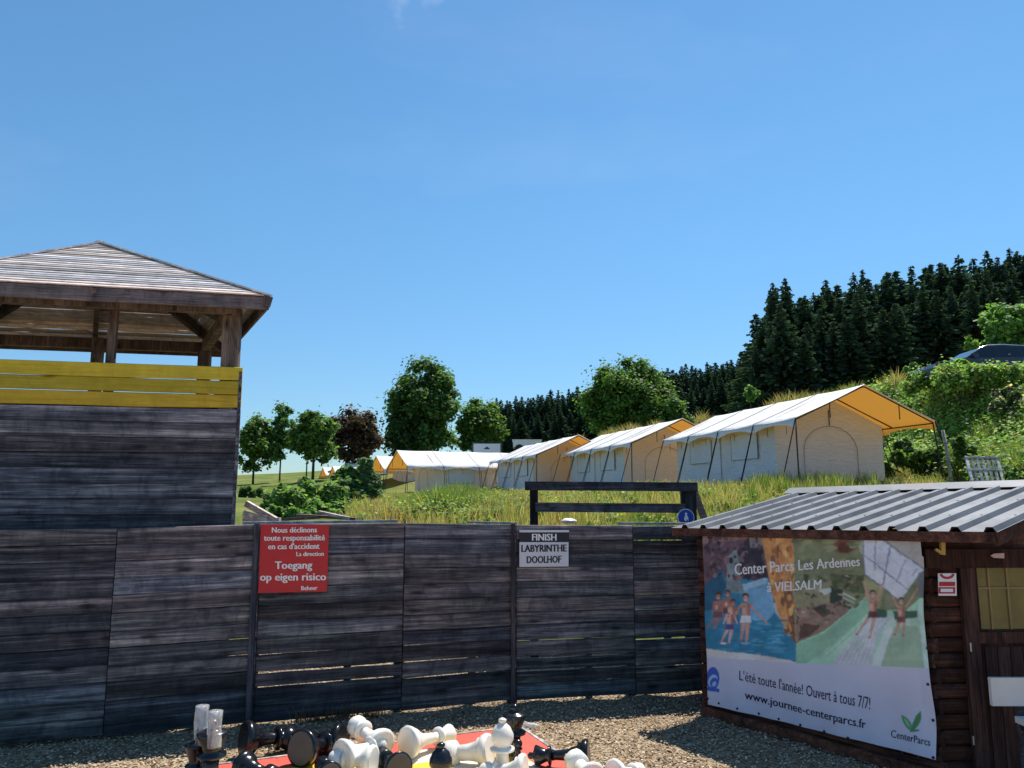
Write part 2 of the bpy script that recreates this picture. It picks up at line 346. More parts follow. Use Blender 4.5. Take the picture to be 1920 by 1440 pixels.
# ------------------------------------------------------------------ terrain
CTRL = []
for x in (-60, -20, -8, 0, 8, 20, 60):
    for y in (-12, 0, 8, 12.2): CTRL.append((x, y, 0))
def c(u, v, Y, dz=0): p = at(u, v, Y); CTRL.append((p[0], p[1], p[2] + dz))
for u in (-200, 200, 500): c(u, 975, 17, -0.25)
for u in (700, 850, 1000, 1150, 1300, 1450): c(u, 975, 16.5, -0.15)
c(1450, 945, 19.5); c(1700, 930, 19.5, -.1); c(1900, 928, 19.5, -.1); c(2200, 928, 19.5, -.1)
for (u, v, Y) in [(1453, 918, 24), (1655, 914, 25), (1270, 918, 31), (1400, 918, 27), (1150, 921, 34), (1250, 918, 32), (1050, 921, 41), (990, 925, 42), (930, 926, 45),
                  (780, 928, 49), (850, 928, 49), (700, 935, 50), (620, 968, 25), (480, 962, 26), (460, 935, 45), (560, 932, 52), (400, 950, 26), (650, 930, 40), (800, 950, 24), (1000, 940, 24),
                  (470, 909, 80), (600, 904, 85), (300, 912, 80), (460, 892, 150), (620, 884, 150), (200, 896, 150), (-100, 896, 150),
                  (780, 886, 95), (690, 893, 95), (900, 880, 100), (1190, 862, 112), (1000, 866, 130), (950, 848, 200), (1100, 835, 200), (1300, 812, 200), (1200, 822, 195),
                  (1420, 800, 112), (1550, 785, 112), (1700, 765, 112), (1920, 745, 112), (2200, 730, 112)]: c(u, v, Y)
for (u, v, Y) in [(1720, 905, 26), (1850, 912, 22), (1950, 912, 21), (2150, 912, 19), (1660, 902, 33), (1500, 905, 38), (1360, 908, 46)]: c(u, v, Y)
for (u, v, Y) in [(2250, 700, 25), (1920, 722, 29), (1830, 725, 30.5), (1750, 732, 33), (1670, 735, 37), (1590, 740, 41), (1450, 766, 46), (1310, 795, 51), (1200, 812, 55), (1095, 828, 60), (940, 850, 72)]: c(u, v, Y)
for (x, y, z) in [(19, 34, 6.7), (27, 31, 6.8), (24, 40, 6.8), (19, 50, 6.6), (14, 66, 6.4), (30, 70, 8), (40, 60, 8), (60, 40, 8), (-150, 400, 2), (0, 420, 10), (150, 400, 30), (-60, 260, 6), (0, 300, 12), (60, 260, 24), (120, 180, 26), (160, 120, 26), (200, 60, 15), (-160, 120, 4), (-160, 40, 1.5), (-60, 60, 2.0), (-30, 30, 1.6)]: CTRL.append((x, y, z))
CT = np.array(CTRL, float)
D_ = np.sqrt(((CT[:, None, :2] - CT[None, :, :2]) ** 2).sum(-1)) ; A_ = np.zeros((len(CT) + 3,) * 2)
A_[:len(CT), :len(CT)] = -D_ - np.eye(len(CT)) * 0.15; A_[:len(CT), -3:] = np.c_[np.ones(len(CT)), CT[:, :2]]; A_[-3:, :len(CT)] = A_[:len(CT), -3:].T
WT = np.linalg.solve(A_, np.r_[CT[:, 2], 0, 0, 0])
def terr(x, y):
    x = np.atleast_1d(np.asarray(x, float)); y = np.atleast_1d(np.asarray(y, float)); z = np.empty(x.shape)
    for i in range(0, x.size, 4000):
        xx = x.ravel()[i:i + 4000]; yy = y.ravel()[i:i + 4000]
        d = np.sqrt((xx[:, None] - CT[:, 0]) ** 2 + (yy[:, None] - CT[:, 1]) ** 2)
        z.ravel()[i:i + 4000] = -d @ WT[:-3] + WT[-3] + WT[-2] * xx + WT[-1] * yy
    w = np.clip((y - 12.3) / 1.6, 0, 1); w = w * w * (3 - 2 * w)
    return z * w - 0.03 * (1 - w)
def ter(x, y): return float(terr(x, y)[0])
def geo(a, b, n, p): t_ = np.linspace(0, 1, n); return a + (b - a) * t_ ** p
xs = np.r_[-geo(0, 420, 90, 2.0)[::-1], geo(0, 420, 90, 2.0)[1:]]; xs = np.unique(np.r_[xs, np.arange(-30, 34, 0.8)])
ys = np.unique(np.r_[np.arange(12.2, 60, 0.6), geo(60, 620, 80, 1.7)])
gx, gy = np.meshgrid(xs, ys); gz = terr(gx, gy)
nzv = 0.10 * np.sin(gx * 1.1 + 0.5 * gy) * np.sin(gy * 0.9 - 0.3 * gx) * np.clip((gy - 14) / 3, 0, 1); gz = gz + nzv
V = np.c_[gx.ravel(), gy.ravel(), gz.ravel()]; nx_, ny_ = len(xs), len(ys)
I = np.arange((ny_ - 1) * (nx_ - 1)); r_, q_ = I // (nx_ - 1), I % (nx_ - 1)
Fq = np.c_[r_ * nx_ + q_, r_ * nx_ + q_ + 1, (r_ + 1) * nx_ + q_ + 1, (r_ + 1) * nx_ + q_]
o = fast_mesh('hillside', V, Fq, M['ground'], kind='structure', smooth=True)
# gravel yard in front
gxs = np.unique(np.r_[np.linspace(-420, -12, 12), np.arange(-12, 12.1, 0.12), np.linspace(12, 420, 12)]); gys = np.unique(np.r_[np.linspace(-200, 5, 12), np.arange(5, 13.21, 0.12)])
gx, gy = np.meshgrid(gxs, gys)
gz = 0.012 * np.sin(gx * 5.1 + gy * 2) * np.sin(gy * 4.3 - gx) + 0.010 * np.sin(gx * 11 - gy * 7) + rng.normal(0, 0.004, gx.shape)
gz = gz * ((abs(gx) < 12) & (gy > 5)); V = np.c_[gx.ravel(), gy.ravel(), gz.ravel()]; nx_ = len(gxs)
I = np.arange((len(gys) - 1) * (nx_ - 1)); r_, q_ = I // (nx_ - 1), I % (nx_ - 1)
fast_mesh('gravel_ground', V, np.c_[r_ * nx_ + q_, r_ * nx_ + q_ + 1, (r_ + 1) * nx_ + q_ + 1, (r_ + 1) * nx_ + q_], M['gravel'], kind='structure', smooth=True)
# loose chips on it
def quads(cen, ex, ey, cols):
    n = len(cen); v = np.stack([cen - ex - ey, cen + ex - ey, cen + ex + ey, cen - ex + ey], 1).reshape(-1, 3)
    return v, np.arange(n * 4).reshape(n, 4), np.repeat(cols, 4, 0)
def randdir(n):
    v = rng.normal(size=(n, 3)); return v / np.linalg.norm(v, axis=1)[:, None]
def chips(n):
    y = 5.4 + 7.0 * rng.random(n) ** 1.1; x = (rng.random(n) * 2 - 1) * (y * 0.72 + 0.4)
    k = randdir(n); k[:, 2] *= 0.35; k = k / np.linalg.norm(k, axis=1)[:, None]
    q = np.cross(k, [0, 0, 1.0]) + 0.35 * randdir(n); q /= np.linalg.norm(q, axis=1)[:, None]
    L = (0.005 + 0.012 * rng.random(n) ** 2)[:, None]; wd = (0.004 + 0.008 * rng.random(n))[:, None]
    cen = np.c_[x, y, 0.006 + 0.02 * rng.random(n)]
    base = np.array([[0.56, 0.43, 0.28], [0.40, 0.28, 0.17], [0.68, 0.56, 0.40], [0.24, 0.16, 0.10], [0.48, 0.39, 0.30]])[rng.integers(0, 5, n)]
    cols = base * (0.62 + 0.5 * rng.random((n, 1))); return quads(cen, k * L, q * wd, cols)
v_, f_, c_ = chips(110000); fast_mesh('wood_chips', v_, f_, M['chip'], cols=c_, kind='stuff')

# ------------------------------------------------------------------ fence
def plank(parent, a, b, h, th, mat, name='plank', nrm=None, wav=0.004, up=(0, 0, 1), seg=10, gap_lo=0.0, tongue=0.0):
    """a plank with slightly wavy edges; a, b = ends of its bottom front edge, nrm points to the viewer side"""
    a = np.asarray(a, float); b = np.asarray(b, float); L = np.linalg.norm(b - a); d = (b - a) / L; up = np.asarray(up, float)
    n = np.cross(d, up); n = unit(n); up2 = np.cross(n, d)       # n = d x up
    vs = []; lo = 0; hi = 0
    wl_ = [rng.normal(0, wav) for _ in range(4)]; ph = [random.uniform(0, 6) for _ in range(4)]
    for i in range(seg + 1):
        s = L * i / seg
        zl = gap_lo + sum(wl_[k] * math.sin(ph[k] + s * (1.3 + 1.7 * k)) for k in range(2)) + abs(rng.normal(0, wav * 0.25))
        zh = h - abs(sum(wl_[k] * math.sin(ph[k] + s * (1.1 + 1.4 * k)) for k in range(2, 4))) * 0.5
        c_ = min(0.006, th * 0.25)
        for (y, z) in ((0, zl + c_), (c_, zl), (th, zl), (th - .003, zh + tongue), (th * .6, zh + tongue * .999), (th * .6, zh), (c_, zh), (0, zh - c_)):
            vs.append((s, y, z))
    fs = []
    for i in range(seg):
        for k in range(8): fs.append((i * 8 + k, i * 8 + (k + 1) % 8, (i + 1) * 8 + (k + 1) % 8, (i + 1) * 8 + k))
    fs.append(tuple(range(7, -1, -1))); fs.append(tuple(seg * 8 + k for k in range(8)))
    m = MB(); m.add(vs, [f[::-1] for f in fs]); o = m.build(name, mat, parent)
    # local axes: x along, y into the wall (away from viewer), z up
    R = Matrix((d, -n, up2)).transposed().to_4x4(); off = np.array(parent.location) if parent is not None else np.zeros(3)
    R.translation = Vector(a - off); o.matrix_basis = R
    return o
FS = [np.array([-6.9, 6.62, 0])] + [gnd(u, v) for (u, v) in [(192, 1388), (474, 1362), (752, 1338), (968, 1319), (1193, 1308)]]
FS += [FS[-1] + 1.55 * unit(FS[-1] - FS[-2] + np.array([0, .03, 0])), FS[-1] + 3.1 * unit(FS[-1] - FS[-2] + np.array([0, .03, 0]))]
TOPV = [990, 989, 981, 979, 983, 985, 985, 985]; TOPU = [-600, 213, 480, 753, 972, 1196, 1400, 1500]
TZ = []
for p, v in zip(FS, TOPV):
    r = ray(960 + (p[0] / p[1]) * F_PX * 1.017, v); TZ.append(EYE + r[2] / r[1] * p[1])
TZ[0] = TZ[1]
fence = thing('wooden_fence', 'long dark weathered plank fence running behind the chess board', 'fence', tuple(FS[3]))
NR = 12
for k in range(len(FS) - 1):
    a, b = FS[k], FS[k + 1]; d = unit(b - a); n = np.array([d[1], -d[0], 0]); pr = 0.012 if k in (1, 3, 5) else 0.0
    a2 = a + d * 0.005 + n * pr; b2 = b - d * 0.005 + n * pr
    z0a = 0.03; z0b = 0.045
    jit = [0.0] + list(rng.normal(0, 0.007, NR - 1)) + [0.0]
    for r in range(NR):
        f0 = r / NR; f1 = (r + 1) / NR
        za = z0a + (TZ[k] - z0a) * f0 + jit[r]; zb = z0b + (TZ[k + 1] - z0b) * f0 + jit[r] * 0.6
        h = (TZ[k] - z0a) / NR + jit[r + 1] - jit[r]
        gap = {1: (0, 0, .010, .010, .018, .019, .019), 2: (0, .004, .014, .013, .019, .018, .018), 3: (0, 0, .006, .008, .012, .017, .017)}.get(r, (0,) * 7)[k]
        if (k, r) == (1, 4): gap = 0.009
        if k == 5 and r in (6, 10): gap = 0.008
        top = 0.0095 if gap == 0 else gap
        pl = plank(fence, a2 + [0, 0, za] + n * random.uniform(-0.002, 0.003), b2 + [0, 0, zb] + n * random.uniform(-0.002, 0.003), h - top, 0.038, M['fence'], wav=0.0055 if gap else 0.0012, gap_lo=0.0, tongue=0 if gap or r == NR - 1 else .014)
# battens behind, posts in front
for k in range(len(FS) - 1):
    a, b = FS[k], FS[k + 1]; d = unit(b - a); n = np.array([d[1], -d[0], 0])
    if k in (0, 1, 3, 5, 2, 4):
        if k != 0 or True:
            p = (b - d * 0.02 - n * 0.10)
            MB().beam(p + [0, 0, -0.05], p + [0, 0, TZ[k + 1] - 0.04], 0.10, 0.09, up=n).build('post', M['post'], fence, world=True)
        mid = a + (b - a) * 0.62 - n * 0.10
        MB().beam(mid + [0, 0, -0.05], mid + [0, 0, (TZ[k] + TZ[k + 1]) / 2 - 0.08], 0.07, 0.07, up=n).build('post', M['post'], fence, world=True)
for k, hh in ((2, 0.02), (4, 0.03)):
    p = FS[k] + np.array([-0.035, -0.045, 0])
    tz = TZ[k] + hh - 0.02
    MB().beam(p + [0, 0, -0.05], p + [0, 0, tz], 0.05, 0.05, up=(0, -1, 0)).build('post', M['post'], fence, world=True)
# loose battens lying on the fence top
def lay(u0, v0, u1, v1, Y0, Y1, w, h, name, label, cat, mat):
    a = at(u0, v0, Y0); b = at(u1, v1, Y1); m = MB()
    mid = (a + b) / 2; mm = MB().beam(a - mid, b - mid, w, h); o = mm.build(name, mat); o.location = mid; tag(o, label, cat); return o
lay(455, 981, 745, 977, 8.42, 9.0, 0.05, 0.03, 'batten', 'long thin pale batten lying on the fence top above the red sign', 'wooden batten', M['palewood'])
lay(880, 979, 966, 981, 9.05, 9.3, 0.10, 0.025, 'batten', 'short pale batten on the fence top left of the finish sign', 'wooden batten', M['palewood'])
lay(1160, 981, 1300, 982, 9.6, 9.95, 0.06, 0.03, 'batten', 'pale batten on the fence top below the platform railing', 'wooden batten', M['palewood'])

# ------------------------------------------------------------------ watch tower
b_ = unit([-0.468, 0.884, 0]); e_ = unit([-0.975, -0.222, 0])
TR = at(455, 688, 8.50); TR[2] = 0; TL = TR + e_ * 3.0
tower = thing('watch_tower', 'wooden lookout tower with yellow top boards and pyramid roof at the left', 'tower', tuple(TR))
zy0, zy1 = 3.262, 3.735
def side(p, q, zlo, zhi, nb, mat, th=0.035, gap=0.0):
    hh = (zhi - zlo) / nb
    for i in range(nb):
        plank(tower, p + [0, 0, zlo + i * hh], q + [0, 0, zlo + i * hh], hh - max(gap, .009), th, mat, wav=0.0034 if gap > .005 else .001, tongue=0 if (gap > .005 and False) or i == nb - 1 else (.004 if gap > .005 else .014))
BRp = TR + b_ * 2.6; BLp = TL + b_ * 2.6
side(TL, TR, zy0, zy1, 3, M['yellow'], gap=0.0051); side(TL, TR, 1.945, zy0 - 0.004, 8, M['fence'])
for i in range(12): plank(tower, TL + [0, 0, 0.05 + i * 0.157], TR + [0, 0, 0.05 + i * 0.157], 0.153, 0.03, M['fence'], wav=0.002)
side(TR, BRp, 0.05, zy1 - 0.05, 22, M['fence']); side(BRp, BLp, 0.05, zy1 - 0.05, 22, M['fence']); side(BLp, TL, 0.05, zy1 - 0.05, 22, M['fence'])
dq = [TL + b_ * .1 - e_ * .1, TR + b_ * .1 + e_ * .1, BRp - b_ * .1 + e_ * .1, BLp - b_ * .1 - e_ * .1]
MB().hexa([q + [0, 0, 2.70] for q in dq] + [q + [0, 0, 2.75] for q in dq]).build('deck', M['rail'], tower, world=True)
C0 = at(505, 556, 8.15); ZE = C0[2]
RW, RD = 3.5, 3.3
FRc = C0.copy(); FLc = C0 + e_ * RW; BRc = C0 + b_ * RD; BLc = FLc + b_ * RD
apex = (FRc + BLc) / 2; apex[2] = EYE + 0.3367 * apex[1]
# fascia boards
FH = 0.145
for (p, q) in ((FLc, FRc), (FRc, BRc), (BRc, BLc), (BLc, FLc)):
    plank(tower, p + [0, 0, -FH], q + [0, 0, -FH], FH, 0.03, M['fascia'], name='fascia_board', wav=0.0008)
# posts
def tpost(xy, s=0.17, ztop=None):
    xy = np.asarray(xy); zt = ztop or (ZE - 0.02)
    MB().beam([xy[0], xy[1], 0.0], [xy[0], xy[1], zt], s, s, up=(e_[0], e_[1], 0)).build('corner_post', M['towerpost'], tower, world=True)
tpost(TR + e_ * 0.115 + b_ * 0.13, 0.185); tpost(BRp + e_ * 0.15 - b_ * 0.13, 0.16); tpost(TL - e_ * 0.12 + b_ * 0.13); tpost(BLp - e_ * 0.15 - b_ * 0.13)
pm = at(210, 640, 8.38); tpost((pm[0], pm[1]), 0.085); pm2 = at(184, 650, 10.3); tpost((pm2[0], pm2[1]), 0.13)
# top beams and rafters
zb = ZE - FH + 0.02
ins = [FRc + e_ * .33 + b_ * .33, FLc - e_ * .33 + b_ * .33, BLc - e_ * .33 - b_ * .33, BRc + e_ * .33 - b_ * .33]
for i in range(4):
    p, q = ins[i].copy(), ins[(i + 1) % 4].copy(); p[2] = q[2] = zb + 0.05
    MB().beam(p, q, 0.10, 0.14).build('wall_beam', M['towerpost'], tower, world=True)
for cn in (FRc, FLc, BRc, BLc):
    MB().beam(cn + [0, 0, -0.06], apex + [0, 0, -0.09], 0.08, 0.12).build('hip_rafter', M['towerpost'], tower, world=True)
for (p, q) in ((FLc, FRc), (BRc, BLc), (FRc, BRc), (BLc, FLc)):
    m_ = (p + q) / 2; MB().beam(m_ + [0, 0, -0.07], apex + [0, 0, -0.10], 0.06, 0.11).build('rafter', M['towerpost'], tower, world=True)
# roof boards, lapped, running parallel to each eave
for (p, q) in ((FLc, FRc), (FRc, BRc), (BRc, BLc), (BLc, FLc)):
    NB = 23
    nrm = unit(np.cross(q - p, apex - p)); nrm = nrm if nrm[2] > 0 else -nrm
    for i in range(NB):
        t0, t1 = i / NB, (i + (1.03 if random.random() > .35 else .95)) / NB
        A0 = p + (apex - p) * t0; B0 = q + (apex - q) * t0; A1 = p + (apex - p) * t1; B1 = q + (apex - q) * t1
        sp = 0.009; th = 0.014; j = random.uniform(-0.001, 0.002)
        low = nrm * (0.010 + sp + j); hi_ = nrm * (0.010 + j)
        mid = (A0 + B0) / 2
        m = MB()
        n_ = 9; vs = []
        for s_ in range(n_ + 1):
            f = s_ / n_; w1 = random.uniform(-.006, .006)
            a0 = A0 + (B0 - A0) * f + (apex - mid) * w1 / 2; a1 = A1 + (B1 - A1) * f + (apex - mid) * random.uniform(-.004, .004)
            vs += [a0 + low - nrm * th, a1 + hi_ - nrm * th, a1 + hi_, a0 + low]
        fs = []
        for s_ in range(n_):
            for k in range(4): fs.append((s_ * 4 + k, (s_ + 1) * 4 + k, (s_ + 1) * 4 + (k + 1) % 4, s_ * 4 + (k + 1) % 4))
        fs += [(0, 1, 2, 3), tuple(n_ * 4 + k for k in (3, 2, 1, 0))]
        d = unit(q - p); m.add([(np.dot(v - A0, d), np.dot(v - A0, np.cross(nrm, d)), np.dot(v - A0, nrm)) for v in vs], fs)
        ob = m.build('roof_board', M['shingle'], tower)
        R = Matrix((d, np.cross(nrm, d), nrm)).transposed().to_4x4(); R.translation = Vector(A0 - np.array(tower.location)); ob.matrix_basis = R

for cn in (FRc, FLc, BRc, BLc):
    MB().beam(cn + [0, 0, .018], apex + [0, 0, .022], 0.10, 0.02).build('hip_cap', M['shingle'], tower, world=True)
# ------------------------------------------------------------------ text helper
_font_cap = None
def text_geo(s, bold=0.0):
    cu = bpy.data.curves.new('tmp_text', 'FONT'); cu.body = s; cu.size = 1.0; cu.offset = bold; cu.resolution_u = 2
    ob = bpy.data.objects.new('tmp_text', cu); COL.objects.link(ob)
    dg = bpy.context.evaluated_depsgraph_get(); dg.update(); me = bpy.data.meshes.new_from_object(ob.evaluated_get(dg))
    vs = np.array([v.co[:] for v in me.vertices]); fs = [tuple(p.vertices) for p in me.polygons]
    bpy.data.objects.remove(ob); bpy.data.curves.remove(cu); bpy.data.meshes.remove(me); return vs, fs
CAPH = text_geo('H')[0][:, 1].max(); XH = text_geo('x')[0][:, 1].max()
def text_on(s, TLp, TRp, BRp_, BLp_, place, mat, parent, bold=0.012, arch=0.0, name='lettering'):
    """letters fill the px quad: BL-BR baseline, TL-TR cap height; place(u, v) -> point on the surface"""
    vs, fs = text_geo(s, 0.0); x0, x1 = vs[:, 0].min(), vs[:, 0].max()
    TLp, TRp, BRp_, BLp_ = map(np.array, (TLp, TRp, BRp_, BLp_)); P = []
    for v in vs:
        a = (v[0] - x0) / (x1 - x0); b = v[1] / CAPH
        q = (1 - b) * ((1 - a) * BLp_ + a * BRp_) + b * ((1 - a) * TLp + a * TRp) - np.array([0, arch * 4 * a * (1 - a)])
        P.append(place(q[0], q[1]))
    m = MB().add(P, fs)
    if bold > 0:
        for sg, lf in ((-1, .0006), (1, .0012)):
            P2 = []
            for v in vs:
                a = (v[0] + sg * bold * 1.1 - x0) / (x1 - x0); b = v[1] / CAPH
                q = (1 - b) * ((1 - a) * BLp_ + a * BRp_) + b * ((1 - a) * TLp + a * TRp) - np.array([0, arch * 4 * a * (1 - a)])
                w_ = place(q[0], q[1]); P2.append(w_ + (np.array([0, 0, EYE]) - w_) * lf / np.linalg.norm(w_ - [0, 0, EYE]))
            m.add(P2, fs)
    return m.build(name, mat, parent, world=True)

# ------------------------------------------------------------------ fence signs
def flat_sign(name, label, quad, p0, n, mat, th=0.012, cat='sign'):
    P = [on_plane(u, v, p0, n) for (u, v) in quad]; loc = (P[0] + P[2]) / 2; loc = loc - np.array([0, 0, 0])
    t_ = thing(name, label, cat, tuple(loc)); nn = np.asarray(n) * -1
    m = MB(); f = [p - nn * 0 for p in P]; bk = [p + nn * th for p in P]
    return t_, P, nn
def px_box(quad, p0, n, th, mat, name, parent, front=0.0):
    """panel whose front face fills the px quad TL,TR,BR,BL on the plane; n faces the viewer"""
    P = [on_plane(u, v, np.asarray(p0) + np.asarray(n) * front, n) for (u, v) in quad]
    B = [p - np.asarray(n) * th for p in P]
    return MB().hexa([P[3], P[2], B[2], B[3], P[0], P[1], B[1], B[0]]).build(name, mat, parent, world=True)
def fplane(k):
    a, b = FS[k], FS[k + 1]; d = unit(b - a); n = np.array([d[1], -d[0], 0]); return a + n * 0.035, n
p0, n = fplane(2)
s1 = thing('warning_sign', 'red warning sign in French and Dutch with white lettering on the fence', 'sign', tuple(on_plane(550, 1112, p0, n)))
px_box([(489, 983), (617, 984), (613, 1109), (484, 1112)], p0, n, 0.014, M['signred'], 'sign_panel', s1)
pl_ = lambda u, v: on_plane(u, v, p0 + n * 0.0035, n)
for (s, x0, x1, yt, yb, bo) in [('Nous déclinons', 510, 594, 988, 998, .03), ('toute responsabilité', 495, 609, 1002.5, 1013, .03), ("en cas d'accident", 503, 599, 1018.5, 1029, .03),
                                ('La direction', 556, 607, 1034, 1042, .03), ('Toegang', 516, 585, 1052, 1066, .03), ('op eigen risico', 488, 611, 1074, 1088, .03), ('Beheer', 565, 595, 1098, 1106, .03)]:
    text_on(s, (x0, yt + .8), (x1, yt), (x1, yb), (x0, yb + .8), pl_, M['letterwhite'], s1, bo)
p1, n1 = fplane(4)
s2 = thing('finish_sign', 'small black and white finish sign of the labyrinth nailed to the fence', 'sign', tuple(on_plane(1020, 1063, p1, n1)))
px_box([(974, 995), (1067, 995), (1067, 1016), (974, 1016)], p1, n1, 0.012, M['signblack'], 'top_panel', s2)
px_box([(974, 994), (1067, 994), (1067, 998), (974, 998)], p1, n1, 0.004, M['signwhite'], 'white_strip', s2, front=0.004)
px_box([(974, 1016.5), (1066, 1016.5), (1066, 1062), (974, 1063)], p1, n1, 0.012, M['signwhite'], 'lower_panel', s2)
pl1 = lambda u, v: on_plane(u, v, p1 + n1 * 0.0035, n1)
text_on('FINISH', (998, 1001), (1043, 1001), (1043, 1013.5), (998, 1013.5), pl1, M['letterwhite'], s2, .035)
text_on('LABYRINTHE', (978, 1022), (1062, 1021), (1062, 1034), (978, 1035), pl1, M['letterblack'], s2, .04)
text_on('DOOLHOF', (988, 1043), (1052, 1042), (1052, 1055), (988, 1056), pl1, M['letterblack'], s2, .04)

# ------------------------------------------------------------------ cabin
WF = np.array([2.10, 8.60, 0]); WN = np.array([3.50, 6.67, 0]); ud = unit(WN - WF); wd = np.array([-ud[1], ud[0], 0]); on = -wd   # ud along side wall toward camera, wd into the cabin, on = outward
cabin = thing('log_cabin', 'dark brown log kiosk with ribbed metal roof on the right', 'cabin', (float(WN[0]), float(WN[1]), 0))
HW = 1.86
def log(a, b, z0, z1, mat=M['cabin'], th=0.055, name='wall_log'):
    """rounded log plank, front face is to the left-hand side seen from above a->b"""
    a = np.asarray(a, float); b = np.asarray(b, float); L = np.linalg.norm(b - a); d = (b - a) / L; h = z1 - z0
    prof = [(0, h * 0.06), (-0.012, h * 0.25), (-0.016, h * 0.5), (-0.012, h * 0.75), (0, h * 0.94), (0.02, h), (th, h), (th, 0), (0.02, 0)]
    k = len(prof); vs = [(s * L, y, z) for s in (0, 1) for (y, z) in prof]
    fs = [(i, (i + 1) % k, k + (i + 1) % k, k + i) for i in range(k)] + [tuple(range(k - 1, -1, -1)), tuple(range(k, 2 * k))]
    o = MB().add(vs, fs).build(name, mat, cabin); inn = np.array([-d[1], d[0], 0])
    R = Matrix((d, inn, (0, 0, 1))).transposed().to_4x4(); R.translation = Vector(a + [0, 0, z0] - np.array(cabin.location)); o.matrix_basis = R; return o
NL = 15; lh = (HW - 0.02) / NL
FD = unit([0.995, 0.06, 0])            # direction of the door wall
BK = WF + wd * 3.6
for i in range(NL):
    z0 = 0.02 + i * lh
    log(WF - ud * 0.08, WN + ud * (0.0 if i % 2 else 0.03), z0, z0 + lh - 0.002)
    # short front wall left of the door
    log(WN - FD * (0.03 if i % 2 else 0.0) + [0, 0.03, 0], WN + FD * 0.34 + [0, 0.03, 0], z0, z0 + lh - 0.002)
    log(WF + wd * 3.6, WF, z0, z0 + lh - 0.002)                      # far end wall
for i in range(NL):
    z0 = 0.02 + i * lh
    log(WN + FD * 1.16 + [0, 0.03, 0], WN + FD * 3.4 + [0, 0.03, 0], z0, z0 + lh - 0.002)
MB().beam(WF + on * 0.05 + [0, 0, .03], WN + on * 0.05 + ud * .12 + [0, 0, .03], 0.10, 0.14).build('sill_beam', M['cabin'], cabin, world=True)
MB().add([WF, WN, WN + FD * 3.4, BK], [(0, 1, 2, 3)]).add([p + [0, 0, .03] for p in (WF, WN, WN + FD * 3.4, BK)], [(0, 1, 2, 3)]).build('floor', M['cabindoor'], cabin, world=True)
# door wall: header, frame, door
fn = np.array([FD[1], -FD[0], 0]); fp0 = WN + fn * 0.02
def fx(u): q = on_plane(u, 1100, fp0, fn); return float(np.dot(q - WN, FD))
def fz(u, v): return float(on_plane(u, v, fp0, fn)[2])
def fbox(s0, s1, z0, z1, d0, d1, mat, name, parent=None):    # d = distance in front of the door wall
    q = [WN + FD * s + fn * d for (s, d) in ((s0, d1), (s1, d1), (s1, d0), (s0, d0))]
    return MB().hexa([p + [0, 0, z0] for p in q] + [p + [0, 0, z1] for p in q]).build(name, mat, parent or cabin, world=parent is None)
sA, sB, sC = fx(1800), fx(1826), fx(2010)
fbox(-0.02, 3.4, HW - 0.16, HW - 0.005, 0.0, 0.05, M['cabindoor'], 'header_board')
zt = fz(1850, 1047); zwb = fz(1850, 1176); zwt = fz(1850, 1040)
fbox(sA, sB, 0.02, HW - 0.163, 0.0, 0.045, M['cabindoor'], 'door_frame')
fbox(sC + .01, sC + .1, 0.02, HW - 0.163, 0.0, 0.045, M['cabindoor'], 'door_frame')
door = MB().box((0, 0, 0), (sC - sB - 0.012, 0.035, zwb - 0.10 - 0.05))
dl = WN + FD * (sB + 0.006) + fn * 0.012
door.box((0, 0, zwb - 0.155), (sC - sB - .012, .035, zwb - 0.055)); Ld = sC - sB - .012
# stiles and top rail around the window
door = MB().box((0, 0, 0), (Ld, .035, zwb - .06)).box((0, 0, zwb - .06), (.035, .035, HW - .175)).box((Ld - .035, 0, zwb - .06), (Ld, .035, HW - .175)).box((.035, 0, HW - .205), (Ld - .035, .035, HW - .175))
do = door.build('door', M['cabindoor'], cabin)
RD_ = Matrix((FD, -fn, (0, 0, 1))).transposed().to_4x4(); RD_.translation = Vector(dl + [0, 0, .04] - np.array(cabin.location)); do.matrix_basis = RD_
for k in range(7):
    MB().box((0.04 + k * (Ld - .08) / 7 + .004, -.010, 0.02), (0.04 + (k + 1) * (Ld - .08) / 7 - .004, -.001, zwb - .20)).build('door_board', M['cabindoor'], do)
MB().box((0, -.016, zwb - .17), (Ld, -.001, zwb - .08)).build('middle_rail', M['cabindoor'], do)
MB().box((.035, .012, zwb - .06), (Ld - .035, .018, HW - .205)).build('window_pane', M['glassy'], do)
wz0, wz1 = zwb - .06, HW - .205
for u in (1855, 1890, 1930, 1967):
    s = fx(u) - sB; MB().box((s - .008, .0, wz0), (s + .008, .011, wz1)).build('window_bar', M['muntin'], do)
zm = fz(1850, 1103) - .04; MB().box((.035, .001, zm - .008), (Ld - .035, .010, zm + .008)).build('window_bar', M['muntin'], do)
for (u, v) in ((1819, 1213), (1824, 1388)):
    q = on_plane(u, v, WN + fn * .05, fn); MB().beam(q - [0, 0, .035], q + [0, 0, .035], .014, .02, up=fn).build('door_hinge', M['metalgrey'], cabin, world=True)
